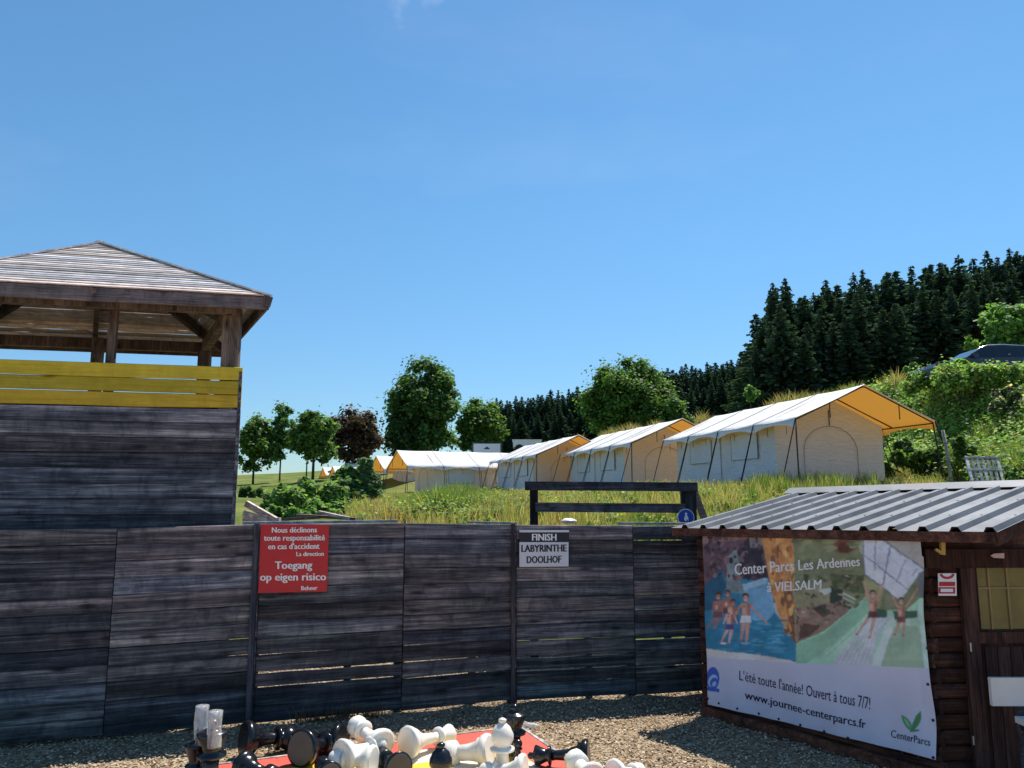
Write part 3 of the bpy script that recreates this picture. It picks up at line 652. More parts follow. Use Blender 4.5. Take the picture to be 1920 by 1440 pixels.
# roof
sl = 0.17 / 1.0
E0 = WF - ud * 0.36 + on * 0.12; E0[2] = 1.945; E1 = WF + ud * 3.02 + on * 0.12; E1[2] = 2.02
WR = 2.27; RISE = 0.385
def roofpt(s, w, h):   # s 0..1 along the eave, w metres towards the ridge
    z = (E0 * (1 - s) + E1 * s); ww = wd * w; return z + ww + np.array([0, 0, RISE * w / WR + h])
Lr = np.linalg.norm(E1 - E0); NRIB = 13; pitch_ = Lr / NRIB
prof = []
for k in range(NRIB):
    x = k * pitch_; prof += [(x, 0), (x + pitch_ * 0.60, 0), (x + pitch_ * 0.68, 0.038), (x + pitch_ * 0.86, 0.038), (x + pitch_ * 0.97, 0.0)]
prof.append((Lr, 0))
for sgn in (0, 1):
    # three sheets on the near slope, three on the far slope
    for c3 in range(3):
        a_, b__ = (len(prof) // 3) * c3, (len(prof) // 3) * (c3 + 1) if c3 < 2 else len(prof) - 1
        vs = []
        for (x, h) in prof[a_:b__ + 1]:
            for w in (0, WR):
                for th in (0, 0.004):
                    p = roofpt(x / Lr, w, h - th + .0015 * c3)
                    if sgn: q = roofpt(x / Lr, 2 * WR - w, 0); p = np.array([q[0], q[1], p[2]])
                    vs.append(p)
        fs = []; n_ = b__ - a_ + 1
        for i in range(n_ - 1):
            j = i * 4; fs += [(j, j + 4, j + 6, j + 2), (j + 1, j + 3, j + 7, j + 5), (j, j + 1, j + 5, j + 4), (j + 2, j + 6, j + 7, j + 3)]
        MB().add(vs, [f if not sgn else f[::-1] for f in fs]).build('roof_sheet', M['sheet'], cabin, world=True)
rc = []
for s in (0, 1):
    rc += [roofpt(s, WR - .16, .030), roofpt(s, WR, .075), roofpt(s, WR + .16, .030)]
    rc[-1][2] = roofpt(s, WR - .16, .030)[2]
MB().add(rc, [(0, 1, 4, 3), (1, 2, 5, 4)]).add([p - [0, 0, .004] for p in rc], [(3, 4, 1, 0), (4, 5, 2, 1)]).build('ridge_cap', M['sheet'], cabin, world=True)
# screws on the sheets
scr = MB()
for k in range(0, NRIB, 1):
    for w in (.5, 1.25, 2.0):
        p = roofpt((k + .77) / NRIB, w, .042); scr.beam(p - [0, 0, .004], p + [0, 0, .004], .014, .014, up=(1, 0, 0))
scr.build('screws', M['metalgrey'], cabin, world=True)
# eave fascia, verge boards, rafters
e0 = E0 + wd * .03 - [0, 0, .044]; e1 = E1 + wd * .03 - [0, 0, .044] - ud * .04
MB().beam(e0, e1, .03, .085).build('eave_board', M['cabin'], cabin, world=True)
for s in (0.012, 0.988):
    MB().beam(roofpt(s, .05, -.06), roofpt(s, WR, -.06), .03, .11).build('verge_board', M['cabin'], cabin, world=True)
    q0 = roofpt(s, WR, -.06); q1 = roofpt(s, 2 * WR - .05, 0); q1[2] = roofpt(s, .05, -.06)[2]
    MB().beam(q0, q1, .03, .11).build('verge_board', M['cabin'], cabin, world=True)
for k in range(6):
    s = .08 + k * .17; MB().beam(roofpt(s, .10, -.05), roofpt(s, WR, -.05), .05, .08).build('rafter', M['cabin'], cabin, world=True)
# soffit boards beneath the porch overhang, gable boards above the door wall
MB().add([roofpt(.80, .05, -.085), roofpt(1 - .02, .05, -.085), roofpt(1 - .02, WR, -.085), roofpt(.72, WR, -.085)], [(0, 1, 2, 3)]).build('soffit', M['cabin'], cabin, world=True)
def roofz(p):
    q = p - E0; sw = np.dot(q, ud) / np.dot(E1 - E0, ud); w = abs(np.dot(q, wd)); w = min(w, 2 * WR - w); return E0[2] + (E1[2] - E0[2]) * sw + RISE * w / WR - .012
gb = [WN + FD * x + np.array([0, .02, 0]) for x in (-.02, .8, 1.6, 2.2, 2.8, 3.4)]
for k in range(5):
    a, b = gb[k], gb[k + 1]; MB().hexa([a + [0, 0, HW - .02], b + [0, 0, HW - .02], b + [0, .03, HW - .02], a + [0, .03, HW - .02], a + [0, 0, roofz(a)], b + [0, 0, roofz(b)], b + [0, .03, roofz(b)], a + [0, .03, roofz(a)]]).build('gable_board', M['cabin'], cabin, world=True)
a, b = WF + wd * .02, WN + wd * .02
MB().hexa([a + [0, 0, HW - .02], b + [0, 0, HW - .02], b + wd * .03 + [0, 0, HW - .02], a + wd * .03 + [0, 0, HW - .02], a + [0, 0, roofz(a)], b + [0, 0, roofz(b)], b + wd * .03 + [0, 0, roofz(b)], a + wd * .03 + [0, 0, roofz(a)]]).build('wall_plate', M['cabin'], cabin, world=True)
# small things on the cabin front
def front_thing(name, label, cat, quad, mat, d=.055):
    q = on_plane(*quad[0], WN + fn * d, fn); t_ = thing(name, label, cat, tuple(q)); return t_
sg = front_thing('notice', 'small red and white notice beside the cabin door', 'notice', [(1776, 1118)], None)
pf = WN + fn * .055
px_box([(1759, 1075), (1793, 1075), (1794, 1117), (1760, 1117)], pf, fn, .006, M['letterwhite'], 'notice_board', sg)
px_box([(1761, 1091), (1791, 1091), (1791, 1099), (1761, 1099)], pf, fn, .002, M['signred'], 'red_band', sg, front=.003)
px_box([(1760, 1101), (1791, 1101), (1791, 1113), (1760, 1113)], pf, fn, .002, M['signred'], 'red_band', sg, front=.003)
px_box([(1764, 1104), (1787, 1104), (1787, 1110), (1764, 1110)], pf, fn, .001, M['letterwhite'], 'white_patch', sg, front=.0045)
arc = [on_plane(1776 + 14 * math.cos(a), 1076 + 10 * math.sin(a), pf + fn * .003, fn) for a in np.linspace(0, math.pi, 9)] + [on_plane(1776 + 9 * math.cos(a), 1076 + 5.5 * math.sin(a), pf + fn * .003, fn) for a in np.linspace(math.pi, 0, 9)]
MB().add(arc, [(i, i + 1, 16 - i, 17 - i) for i in range(8)]).build('red_arc', M['signred'], sg, world=True)
hk = front_thing('hook', 'yellow wooden hook under the cabin eave beside the banner', 'hook', [(1765, 1045)], None)
hp = [on_plane(u, v, pf + fn * .03, fn) for (u, v) in ((1767, 1017), (1767, 1040), (1754, 1030))]
MB().beam(hp[0], hp[1], .035, .03, up=fn).beam(hp[1] + [0, 0, .01], hp[2], .022, .025, up=fn).build('hook_arm', M['brass'], hk, world=True)
ar = front_thing('arrow_tag', 'small pale pink arrow shaped tag above the door window', 'tag', [(1870, 1047)], None)
P_ = [on_plane(u, v, pf + fn * .035, fn) for (u, v) in ((1857, 1042), (1864, 1038), (1883, 1037), (1883, 1047), (1864, 1046))]
MB().add(P_ + [p - fn * .006 for p in P_], [(4, 3, 2, 1, 0), (5, 6, 7, 8, 9)] + [(i, (i + 1) % 5, 5 + (i + 1) % 5, 5 + i) for i in range(5)]).build('arrow', M['pinkish'], ar, world=True)

# ------------------------------------------------------------------ banner on the cabin
bp0 = WF + on * 0.07; bn = on
banner = thing('banner', 'large printed swimming pool banner hung on the cabin side wall', 'banner', tuple(WN + on * .07))
BQ = {'TL': (1318, 1001), 'TR': (1729, 1003), 'BR': (1758, 1424), 'BL': (1330, 1320)}
def bs(u, v): q = on_plane(u, v, bp0, bn); return np.array([np.dot(q - WF, ud), q[2]])
cTL, cTR, cBR, cBL = (bs(*BQ[k]) for k in ('TL', 'TR', 'BR', 'BL'))
def bdisp(s, z):
    edge = max(0.0, (s - (cTR[0] - .10)) / .10)
    return 0.008 + 0.008 * math.sin(s * 5.3 + z * 1.7) + 0.005 * math.sin(z * 8 + s * 3.1) + 0.02 * min(1, edge) * math.sin(z * 5 + 1) ** 2 + 0.006 * math.sin(s * 17 + z * 2) * max(0, min(1, (0.9 - z) * 1.2))
def bplace(u, v, lift=0.003):
    s, z = bs(u, v); return bp0 + ud * s + np.array([0, 0, z]) + bn * (bdisp(s, z) + lift) - np.array([0, 0, 0]) if False else WF + on * (0.07 + bdisp(s, z) + lift) + ud * s + np.array([0, 0, z])
ART = []
def A(col, *pts, g=0.0, k=1.6): ART.append((np.array(pts, float), np.clip(np.array(lin(col)) * k, 0, .9), g))
def E(col, cx, cy, rx, ry, rot=0, g=0.0, k=1.6):
    a = np.linspace(0, 2 * math.pi, 17)[:-1]; x = rx * np.cos(a); y = ry * np.sin(a); cr, sr = math.cos(rot), math.sin(rot)
    ART.append((np.c_[cx + x * cr - y * sr, cy + x * sr + y * cr], np.clip(np.array(lin(col)) * k, 0, .9), g))
def Ln(col, x0, y0, x1, y1, w, k=1.6):
    d = unit([x1 - x0, y1 - y0]); n_ = np.array([-d[1], d[0]]) * w / 2; a, b = np.array([x0, y0]), np.array([x1, y1])
    ART.append((np.array([a - n_, b - n_, b + n_, a + n_]), np.clip(np.array(lin(col)) * k, 0, .9), 0))
A((92, 72, 80), (1310, 995), (1500, 995), (1500, 1130), (1310, 1130), g=.35)
A((125, 95, 92), (1310, 995), (1420, 995), (1400, 1012), (1310, 1020), g=.3)
A((44, 116, 146), (1310, 1108), (1335, 1085), (1352, 1062), (1364, 1095), (1400, 1085), (1440, 1088), (1455, 1150), (1500, 1200), (1500, 1250), (1310, 1250), g=.12)
A((38, 80, 105), (1310, 1108), (1335, 1085), (1352, 1062), (1362, 1100), (1345, 1140), (1310, 1150), g=.2)
A((104, 150, 182), (1386, 1098), (1440, 1082), (1452, 1110), (1453, 1150), (1430, 1172), (1408, 1160), (1398, 1120), g=.2)
A((140, 170, 190), (1390, 1096), (1438, 1084), (1440, 1094), (1394, 1106), g=.1)
A((112, 124, 128), (1361, 1112), (1364, 1048), (1374, 1034), (1382, 1030), (1388, 1044), (1386, 1072), (1396, 1112), g=.3)
A((46, 42, 54), (1383, 1034), (1402, 1008), (1428, 1012), (1432, 1050), (1444, 1084), (1395, 1086), g=.5)
A((112, 112, 112), (1402, 995), (1450, 995), (1428, 1024), (1408, 1028), g=.2)
A((186, 132, 82), (1430, 1012), (1446, 995), (1489, 995), (1491, 1090), (1494, 1206), (1470, 1180), (1456, 1130), (1444, 1085), g=.28)
A((150, 95, 60), (1452, 1000), (1460, 1000), (1466, 1080), (1458, 1082), g=.2)
A((110, 75, 55), (1470, 1108), (1490, 1108), (1493, 1206), (1476, 1185), (1480, 1150), g=.5)
A((108, 114, 86), (1488, 995), (1760, 995), (1760, 1260), (1495, 1244), g=.15)
A((128, 122, 96), (1488, 1110), (1570, 1085), (1570, 1160), (1492, 1180), g=.3)
A((134, 108, 98), (1494, 1140), (1560, 1132), (1600, 1140), (1545, 1182), (1495, 1205), g=.35)
A((80, 60, 54), (1504, 1168), (1540, 1172), (1520, 1192), (1498, 1200), g=.5)
A((70, 62, 56), (1524, 1140), (1548, 1132), (1560, 1150), (1544, 1158), (1534, 1148), g=.6)
A((72, 86, 58), (1556, 1076), (1622, 1078), (1622, 1112), (1600, 1112), (1560, 1098), g=.5)
A((40, 50, 44), (1556, 1098), (1580, 1106), (1578, 1136), (1556, 1130), g=.1)
A((168, 174, 168), (1534, 1106), (1558, 1102), (1558, 1110), (1545, 1116), g=.1)
Ln((185, 190, 185), 1580, 1112, 1604, 1124, 2); Ln((150, 155, 150), 1580, 1120, 1602, 1131, 3); Ln((165, 168, 160), 1578, 1128, 1598, 1138, 2)
E((112, 76, 60), 1583, 1020, 29, 18, g=.45); E((90, 52, 42), 1586, 1026, 16, 10, g=.5)
E((150, 152, 132), 1619, 1018, 8, 22, g=.1)
A((186, 188, 214), (1620, 1004), (1645, 1003), (1660, 1014), (1738, 1068), (1722, 1080), (1690, 1126), (1655, 1100), (1622, 1076), g=.08)
A((166, 158, 152), (1645, 1000), (1745, 1000), (1745, 1071), (1690, 1040), g=.1)
A((100, 100, 106), (1737, 1066), (1724, 1076), (1726, 1130), (1745, 1130), g=.1)
for (a, b, c_, d, w) in [(1645, 1003, 1738, 1069, 2.2), (1622, 1040, 1708, 1108, 1.8), (1620, 1074, 1684, 1122, 2), (1620, 1000, 1622, 1078, 2.5), (1672, 1022, 1657, 1098, 2.5), (1644, 1008, 1642, 1070, 1.6), (1700, 1050, 1682, 1092, 1.8), (1722, 1066, 1712, 1080, 1.5)]: Ln((96, 100, 128), a, b, c_, d, w)
for k in range(6): Ln((150, 152, 176), 1626 + k * 16, 1014 + k * 11.5, 1642 + k * 16, 1016 + k * 15, 1.0)
A((138, 138, 104), (1621, 1082), (1660, 1104), (1654, 1126), (1650, 1148), (1622, 1128), g=.15)
A((120, 122, 96), (1660, 1110), (1680, 1124), (1680, 1150), (1660, 1150), g=.15)
A((152, 190, 164), (1494, 1206), (1545, 1184), (1600, 1138), (1622, 1120), (1640, 1126), (1648, 1144), (1700, 1144), (1728, 1120), (1760, 1120), (1760, 1256), (1494, 1245), g=.06)
A((128, 168, 142), (1622, 1121), (1634, 1124), (1628, 1150), (1560, 1210), (1510, 1246), (1494, 1246), (1494, 1208), (1548, 1186), g=.06)
A((172, 176, 184), (1556, 1248), (1604, 1192), (1636, 1152), (1672, 1150), (1645, 1200), (1632, 1250), g=.06)
A((186, 200, 192), (1634, 1250), (1668, 1156), (1676, 1152), (1684, 1154), (1652, 1250), g=.04)
A((144, 166, 142), (1652, 1250), (1676, 1176), (1722, 1172), (1745, 1254), g=.06)
A((50, 84, 66), (1644, 1140), (1664, 1144), (1664, 1158), (1646, 1158), g=.1); A((52, 86, 68), (1676, 1146), (1722, 1144), (1722, 1158), (1678, 1162), g=.1)
A((160, 186, 168), (1700, 1160), (1722, 1158), (1722, 1174), (1702, 1174)); A((176, 200, 188), (1722, 1130), (1730, 1128), (1748, 1254), (1736, 1254))
sk = (176, 132, 118); skd = (150, 102, 88)
for _ in range(70):   # broken rock, leaves and water highlights of the printed photo
    x, y = random.uniform(1322, 1430), random.uniform(1004, 1085); E(random.choice([(60, 48, 56), (120, 100, 104), (82, 66, 76), (44, 38, 48)]), x, y, random.uniform(2, 8), random.uniform(1.5, 5), random.uniform(0, 3), g=.4)
for _ in range(60):
    x = random.uniform(1446, 1490); E(random.choice([(206, 154, 98), (160, 104, 62), (182, 126, 76), (120, 80, 56)]), x, random.uniform(1004, 1195) if x > 1470 else random.uniform(1004, 1120), random.uniform(1.5, 5), random.uniform(3, 12), random.uniform(-.3, .3), g=.4)
for _ in range(110):
    x, y = random.uniform(1494, 1615), random.uniform(1078, 1178)
    if y < 1205 - (x - 1494) * .62: E(random.choice([(64, 72, 50), (96, 104, 74), (126, 104, 92), (84, 62, 54), (150, 138, 122), (48, 56, 42)]), x, y, random.uniform(1.5, 7), random.uniform(1, 4), random.uniform(0, 3), g=.5)
for _ in range(40): E(random.choice([(96, 100, 74), (124, 128, 98), (104, 106, 84)]), random.uniform(1494, 1610), random.uniform(1004, 1075), random.uniform(4, 14), random.uniform(2, 6), random.uniform(-.4, .4), g=.2)
for _ in range(50): E(random.choice([(70, 140, 170), (32, 100, 134), (54, 128, 160)]), random.uniform(1330, 1480), random.uniform(1160, 1225), random.uniform(5, 16), random.uniform(.8, 2.2), g=.1)
for k in range(16): Ln(random.choice([(188, 214, 196), (136, 172, 148)]), 1500 + k * 7, 1240 - k * 1.2, 1560 + k * 7.5, 1190 - k * 2.2, 1.0)
for k in range(7): Ln((196, 200, 206), 1572 + k * 9, 1246, 1622 + k * 5, 1160, 1.2)
def kid(cx, hy, s=1.0, shorts=(110, 60, 60), arms=None, legs=None, skin=sk, hair=(60, 44, 40)):
    if arms:
        for (x0, y0, x1, y1) in arms: A(skin, (x0 - 2.6 * s, y0), (x0 + 2.6 * s, y0), (x1 + 1.4 * s, y1), (x1 - 1.4 * s, y1), g=.2); E(skin, x1, y1, 2.2 * s, 2.6 * s)
    for (x0, y0, x1, y1) in (legs or []): A(skin, (x0 - 4 * s, y0), (x0 + 4 * s, y0), (x1 + 1.8 * s, y1), (x1 - 1.8 * s, y1), g=.2); E(skd, x1 - 1, y1 + 1, 3.4 * s, 2.2 * s)
    A(skin, (cx - 9 * s, hy + 10 * s), (cx + 9 * s, hy + 10 * s), (cx + 7 * s, hy + 34 * s), (cx - 6 * s, hy + 34 * s), g=.1)
    A(skd, (cx + 2 * s, hy + 11 * s), (cx + 9 * s, hy + 11 * s), (cx + 7 * s, hy + 34 * s), (cx + 3 * s, hy + 34 * s), g=.3)
    E(skd, cx - 3.5 * s, hy + 15 * s, 2.4 * s, 1.6 * s); E((198, 156, 140), cx - 3 * s, hy + 23 * s, 3 * s, 5 * s)
    A(shorts, (cx - 8 * s, hy + 32 * s), (cx + 8 * s, hy + 32 * s), (cx + 10 * s, hy + 44 * s), (cx - 10 * s, hy + 44 * s), g=.3)
    E(hair, cx, hy - 2 * s, 6.2 * s, 7 * s); E(skin, cx, hy + 1.5 * s, 5.0 * s, 6.2 * s); Ln((235, 225, 220), cx - 2 * s, hy + 4 * s, cx + 2 * s, hy + 4 * s, 1.2)
kid(1637, 1114, 1.0, (88, 50, 58), [(1629, 1126, 1620, 1092), (1646, 1126, 1655, 1096)], [(1630, 1156, 1608, 1188), (1640, 1158, 1632, 1194)])
kid(1691, 1127, .9, (108, 66, 66), [(1684, 1138, 1676, 1120), (1700, 1138, 1722, 1104)], [(1688, 1166, 1680, 1188), (1696, 1166, 1696, 1190)])
kid(1347, 1118, .9, (95, 70, 80), [(1340, 1128, 1338, 1150), (1355, 1128, 1356, 1150)], [(1346, 1156, 1330, 1174), (1352, 1156, 1342, 1176)], skd)
kid(1364, 1113, .85, (100, 60, 64), [(1358, 1124, 1352, 1140), (1371, 1124, 1374, 1140)], None, skd)
kid(1374, 1130, .8, (90, 55, 60), [(1368, 1140, 1364, 1154), (1381, 1140, 1386, 1154)], [(1374, 1158, 1362, 1174)], skd)
kid(1398, 1121, 1.05, (215, 205, 210), [(1407, 1134, 1420, 1150), (1420, 1150, 1438, 1168), (1388, 1134, 1380, 1150)], [(1394, 1168, 1390, 1200), (1402, 1168, 1400, 1206)], sk)
kid(1369, 1143, .85, (70, 70, 120), [(1363, 1153, 1358, 1168), (1376, 1153, 1382, 1168)], [(1366, 1178, 1354, 1204), (1373, 1180, 1368, 1206)], (190, 150, 140), (160, 120, 90))
E((240, 240, 240), 1358, 1206, 6, 2); E((110, 160, 190), 1398, 1206, 10, 2)
for k in range(14): E((96, 160, 186), 1420 + random.uniform(-10, 66), 1150 + random.uniform(0, 66), random.uniform(4, 12), .9)
A((196, 190, 186), (1310, 1213), (1370, 1222), (1430, 1229), (1494, 1240), (1494, 1246), (1310, 1238), g=.05)
NOWHITE = len(ART)
A((180, 178, 194), (1310, 1230), (1400, 1236), (1494, 1243), (1600, 1247), (1770, 1253), (1790, 1440), (1300, 1440), g=.02)
E((48, 84, 168), 1338, 1272, 12, 22, g=.1); E((150, 170, 214), 1338, 1276, 8, 12, .3); E((48, 84, 168), 1340, 1279, 6.5, 9, .3); E((150, 170, 214), 1341, 1282, 3.4, 5, .3)
A((48, 84, 168), (1328, 1288), (1350, 1291), (1350, 1298), (1328, 1294))
A((72, 132, 92), (1689, 1340), (1700, 1345), (1708, 1354), (1713, 1369), (1708, 1371), (1698, 1362), (1692, 1352)); A((110, 160, 120), (1694, 1345), (1702, 1352), (1709, 1366), (1700, 1358), k=2)
A((58, 120, 78), (1728, 1331), (1729, 1346), (1724, 1358), (1714, 1370), (1708, 1372), (1712, 1356), (1718, 1342)); A((60, 118, 80), (1708, 1368), (1727, 1367), (1722, 1371), (1706, 1373))
# rasterise onto a fine banner grid
NS, NZ_ = 430, 400
ss = np.linspace(0, 1, NS); tt = np.linspace(0, 1, NZ_); SS, TT = np.meshgrid(ss, tt)
top = cTL[None, None] * (1 - SS)[..., None] + cTR[None, None] * SS[..., None]; bot = cBL[None, None] * (1 - SS)[..., None] + cBR[None, None] * SS[..., None]
Q = bot * (1 - TT)[..., None] + top * TT[..., None]
Q[..., 0] += (0.03 * np.sin(TT * 7 + .6) * (1 - TT) * TT * 3.0 - 0.012 * (TT > .9)) * (SS > .9) * (SS - .9) * 10
P3 = bp0[None, None] + ud[None, None] * Q[..., :1] + np.array([0, 0, 1.0])[None, None] * Q[..., 1:]
rel = P3 - np.array([0, 0, EYE]); dep = rel[..., 1] * CP + rel[..., 2] * SP; upc = -rel[..., 1] * SP + rel[..., 2] * CP
UU = 960 + F_PX * rel[..., 0] / dep; VV = 720 - F_PX * upc / dep
def vnoise(U, Vv, s, seed):
    r = np.random.default_rng(seed); G = r.random((64, 64)); x = (U / s) % 63; y = (Vv / s) % 63; xi = x.astype(int); yi = y.astype(int); fx_ = x - xi; fy_ = y - yi
    return (G[yi, xi] * (1 - fx_) * (1 - fy_) + G[yi, xi + 1] * fx_ * (1 - fy_) + G[yi + 1, xi] * (1 - fx_) * fy_ + G[yi + 1, xi + 1] * fx_ * fy_)
wob = (vnoise(UU, VV, 5, 1) - .5) * 2.5; wob2 = (vnoise(UU, VV, 5, 2) - .5) * 2.5
NOI = .6 * vnoise(UU, VV, 7, 3) + .4 * vnoise(UU, VV, 2.6, 4) - .5
C = np.full((NZ_, NS, 3), .6)
for i, (poly, colr, g) in enumerate(ART):
    big = (poly.max(0) - poly.min(0)).max() > 40
    X = UU + (wob if (big and i < NOWHITE) else 0); Yv = VV + (wob2 if (big and i < NOWHITE) else 0)
    ins_ = np.zeros(X.shape, bool); bb = (X > poly[:, 0].min() - 1) & (X < poly[:, 0].max() + 1) & (Yv > poly[:, 1].min() - 1) & (Yv < poly[:, 1].max() + 1)
    xb, yb = X[bb], Yv[bb]; r_in = np.zeros(xb.shape, bool); j = len(poly) - 1
    for k in range(len(poly)):
        xi, yi = poly[k]; xj, yj = poly[j]
        if yi != yj: r_in ^= ((yi > yb) != (yj > yb)) & (xb < (xj - xi) * (yb - yi) / (yj - yi) + xi)
        j = k
    ins_[bb] = r_in; C[ins_] = colr * (1 + g * 2.2 * NOI[ins_])[:, None]
def blur(a, n=1):
    for _ in range(n):
        p = np.pad(a, ((1, 1), (1, 1), (0, 0)), 'edge'); a = (p[:-2, 1:-1] + p[2:, 1:-1] + p[1:-1, :-2] + p[1:-1, 2:] + 2 * p[1:-1, 1:-1]) / 6
    return a
pic = (VV < 1238)[..., None]
C2 = blur(C, 3); lum = 1 + .34 * (vnoise(UU, VV, 22, 41) - .5) + .16 * (vnoise(UU, VV, 5, 42) - .5) + .10 * (vnoise(UU, VV, 2.0, 43) - .5)
C = np.where(pic, C2 * lum[..., None], blur(C, 1)); C = C * (1 - .10 * vnoise(UU, VV, 60, 44))[..., None]
C = np.clip(C, 0.004, .9)
S_, Z_ = Q[..., 0], Q[..., 1]
DS = np.vectorize(bdisp)(S_[::1], Z_[::1])
Pb = WF[None, None] + ud[None, None] * S_[..., None] + np.array([0, 0, 1.0])[None, None] * Z_[..., None] + on[None, None] * (0.07 + DS)[..., None]
I = np.arange((NZ_ - 1) * (NS - 1)); r_, q_ = I // (NS - 1), I % (NS - 1)
Fb = np.c_[r_ * NS + q_, r_ * NS + q_ + 1, (r_ + 1) * NS + q_ + 1, (r_ + 1) * NS + q_]
fast_mesh('printed_sheet', Pb.reshape(-1, 3) - np.array(banner.location), Fb, M['print'], banner, cols=C.reshape(-1, 3), smooth=True)
bl = lambda u, v: bplace(u, v)
text_on('Center Parcs Les Ardennes', (1378, 1057), (1613, 1043), (1614, 1061), (1379, 1078), bl, M['letterwhite'], banner, .022)
text_on('à VIELSALM', (1441, 1092), (1540, 1087), (1540, 1104), (1441, 1110), bl, M['letterwhite'], banner, .025)
text_on("L'été toute l'année! Ouvert à tous 7/7!", (1387, 1257), (1632, 1308), (1632, 1330), (1387, 1275), bl, M['letternavy'], banner, .004)
text_on('www.journee-centerparcs.fr', (1397, 1295), (1624, 1350), (1624, 1366), (1397, 1310), bl, M['letternavy'], banner, .018)
text_on('CenterParcs', (1671, 1368), (1746, 1385), (1746, 1398), (1671, 1382), bl, M['letternavy'], banner, .008)
cw = [(1706, 1396), (1712, 1398), (1718, 1394)]
eye = [(1330.5, 1309), (1350, 1318), (1385, 1328), (1423, 1338), (1460, 1348), (1502, 1359), (1547, 1371), (1592, 1383), (1640, 1397), (1692, 1412), (1724, 1419), (1753, 1419), (1751, 1350), (1744, 1282), (1741, 1215), (1724, 1008), (1622, 1009), (1520, 1009), (1420, 1009), (1330, 1008)]
for (u, v) in eye:
    q = bplace(u, v, .002); m = MB(); ring = [q + ud * .012 * math.cos(a) + np.array([0, 0, .012 * math.sin(a)]) for a in np.linspace(0, 2 * math.pi, 9)[:-1]]
    m.add(ring + [p + on * .006 for p in ring], [tuple(range(8, 16))] + [(i, (i + 1) % 8, 8 + (i + 1) % 8, 8 + i) for i in range(8)]).build('eyelet', M['signblack'], banner, world=True)

# ------------------------------------------------------------------ white bench by the door
bz = thing('bench', 'white painted bench standing in front of the cabin door', 'bench', (4.3, 6.15, 0))
bl0 = at(1857, 1271, 6.2); bl1 = at(1862, 1324, 6.2); L_ = 1.35
MB().box((bl0[0] - 4.3, .05, bl1[2]), (bl0[0] - 4.3 + L_, .085, bl0[2])).build('backrest', M['benchwhite'], bz)
sz = at(1900, 1357, 6.0)
MB().box((bl0[0] - 4.3 + .16, -.30, sz[2] - .045), (bl0[0] - 4.3 + L_ - .1, -.13, sz[2])).build('seat', M['benchwhite'], bz)
MB().box((bl0[0] - 4.3 + .16, -.12, sz[2] - .045), (bl0[0] - 4.3 + L_ - .1, .05, sz[2])).build('seat', M['benchwhite'], bz)
for xx in (bl0[0] - 4.3 + .24, bl0[0] - 4.3 + L_ - .24):
    MB().beam((xx, .105, 0), (xx, .105, bl0[2] - .03), .05, .035, up=(0, 1, 0)).build('leg', M['rail'], bz); MB().beam((xx, -.22, 0), (xx, -.22, sz[2] - .047), .05, .05, up=(0, 1, 0)).build('leg', M['rail'], bz)
    MB().beam((xx, -.24, sz[2] - .08), (xx, .085, sz[2] - .08), .04, .06).build('brace', M['rail'], bz)
# stone step at the door
st = MB().box((-.5, -.25, 0), (.9, .17, .06)).build('door_step', M['palewood']); st.location = (4.2, 6.4, 0); tag(st, 'low pale step in front of the cabin door', 'step')

# ------------------------------------------------------------------ chess board
B0 = gnd(973, 1363, .03); ba = unit([-.92, -.39, 0]); bb_ = unit([.39, -.92, 0]); BS = 3.26
board = thing('chess_board', 'large ground chess board with red border and yellow and cream squares', 'chess board', (float(B0[0]), float(B0[1]), 0))
def bpt(i, j): return np.array([B0[0], B0[1], 0]) + ba * i + bb_ * j
def slab(i0, i1, j0, j1, z0, z1, mat, name):
    q = [bpt(i0, j0), bpt(i0, j1), bpt(i1, j1), bpt(i1, j0)][::-1]
    return MB().hexa([p + [0, 0, z0] for p in q] + [p + [0, 0, z1] for p in q]).build(name, mat, board, world=True)
BW = .30; TS = (BS - 2 * BW) / 8
slab(0, BS, 0, BW, .0, .030, M['red'], 'border'); slab(0, BS, BS - BW, BS, .0, .030, M['red'], 'border')
slab(0, BW, BW + .001, BS - BW - .001, .0, .030, M['red'], 'border'); slab(BS - BW, BS, BW + .001, BS - BW - .001, .0, .030, M['red'], 'border')
for (i0, i1, j0, j1) in ((-.03, -.002, -.03, BS + .03), (BS + .002, BS + .03, -.03, BS + .03), (0, BS, -.03, -.002), (0, BS, BS + .002, BS + .03)): slab(i0, i1, j0, j1, 0, .036, M['palewood'], 'edge_strip')
for i in range(8):
    for j in range(8):
        slab(BW + i * TS + .002, BW + (i + 1) * TS - .002, BW + j * TS + .002, BW + (j + 1) * TS - .002, 0, .032, M['tilewhite'] if (i + j) % 2 == 0 else M['tileyellow'], 'tile')
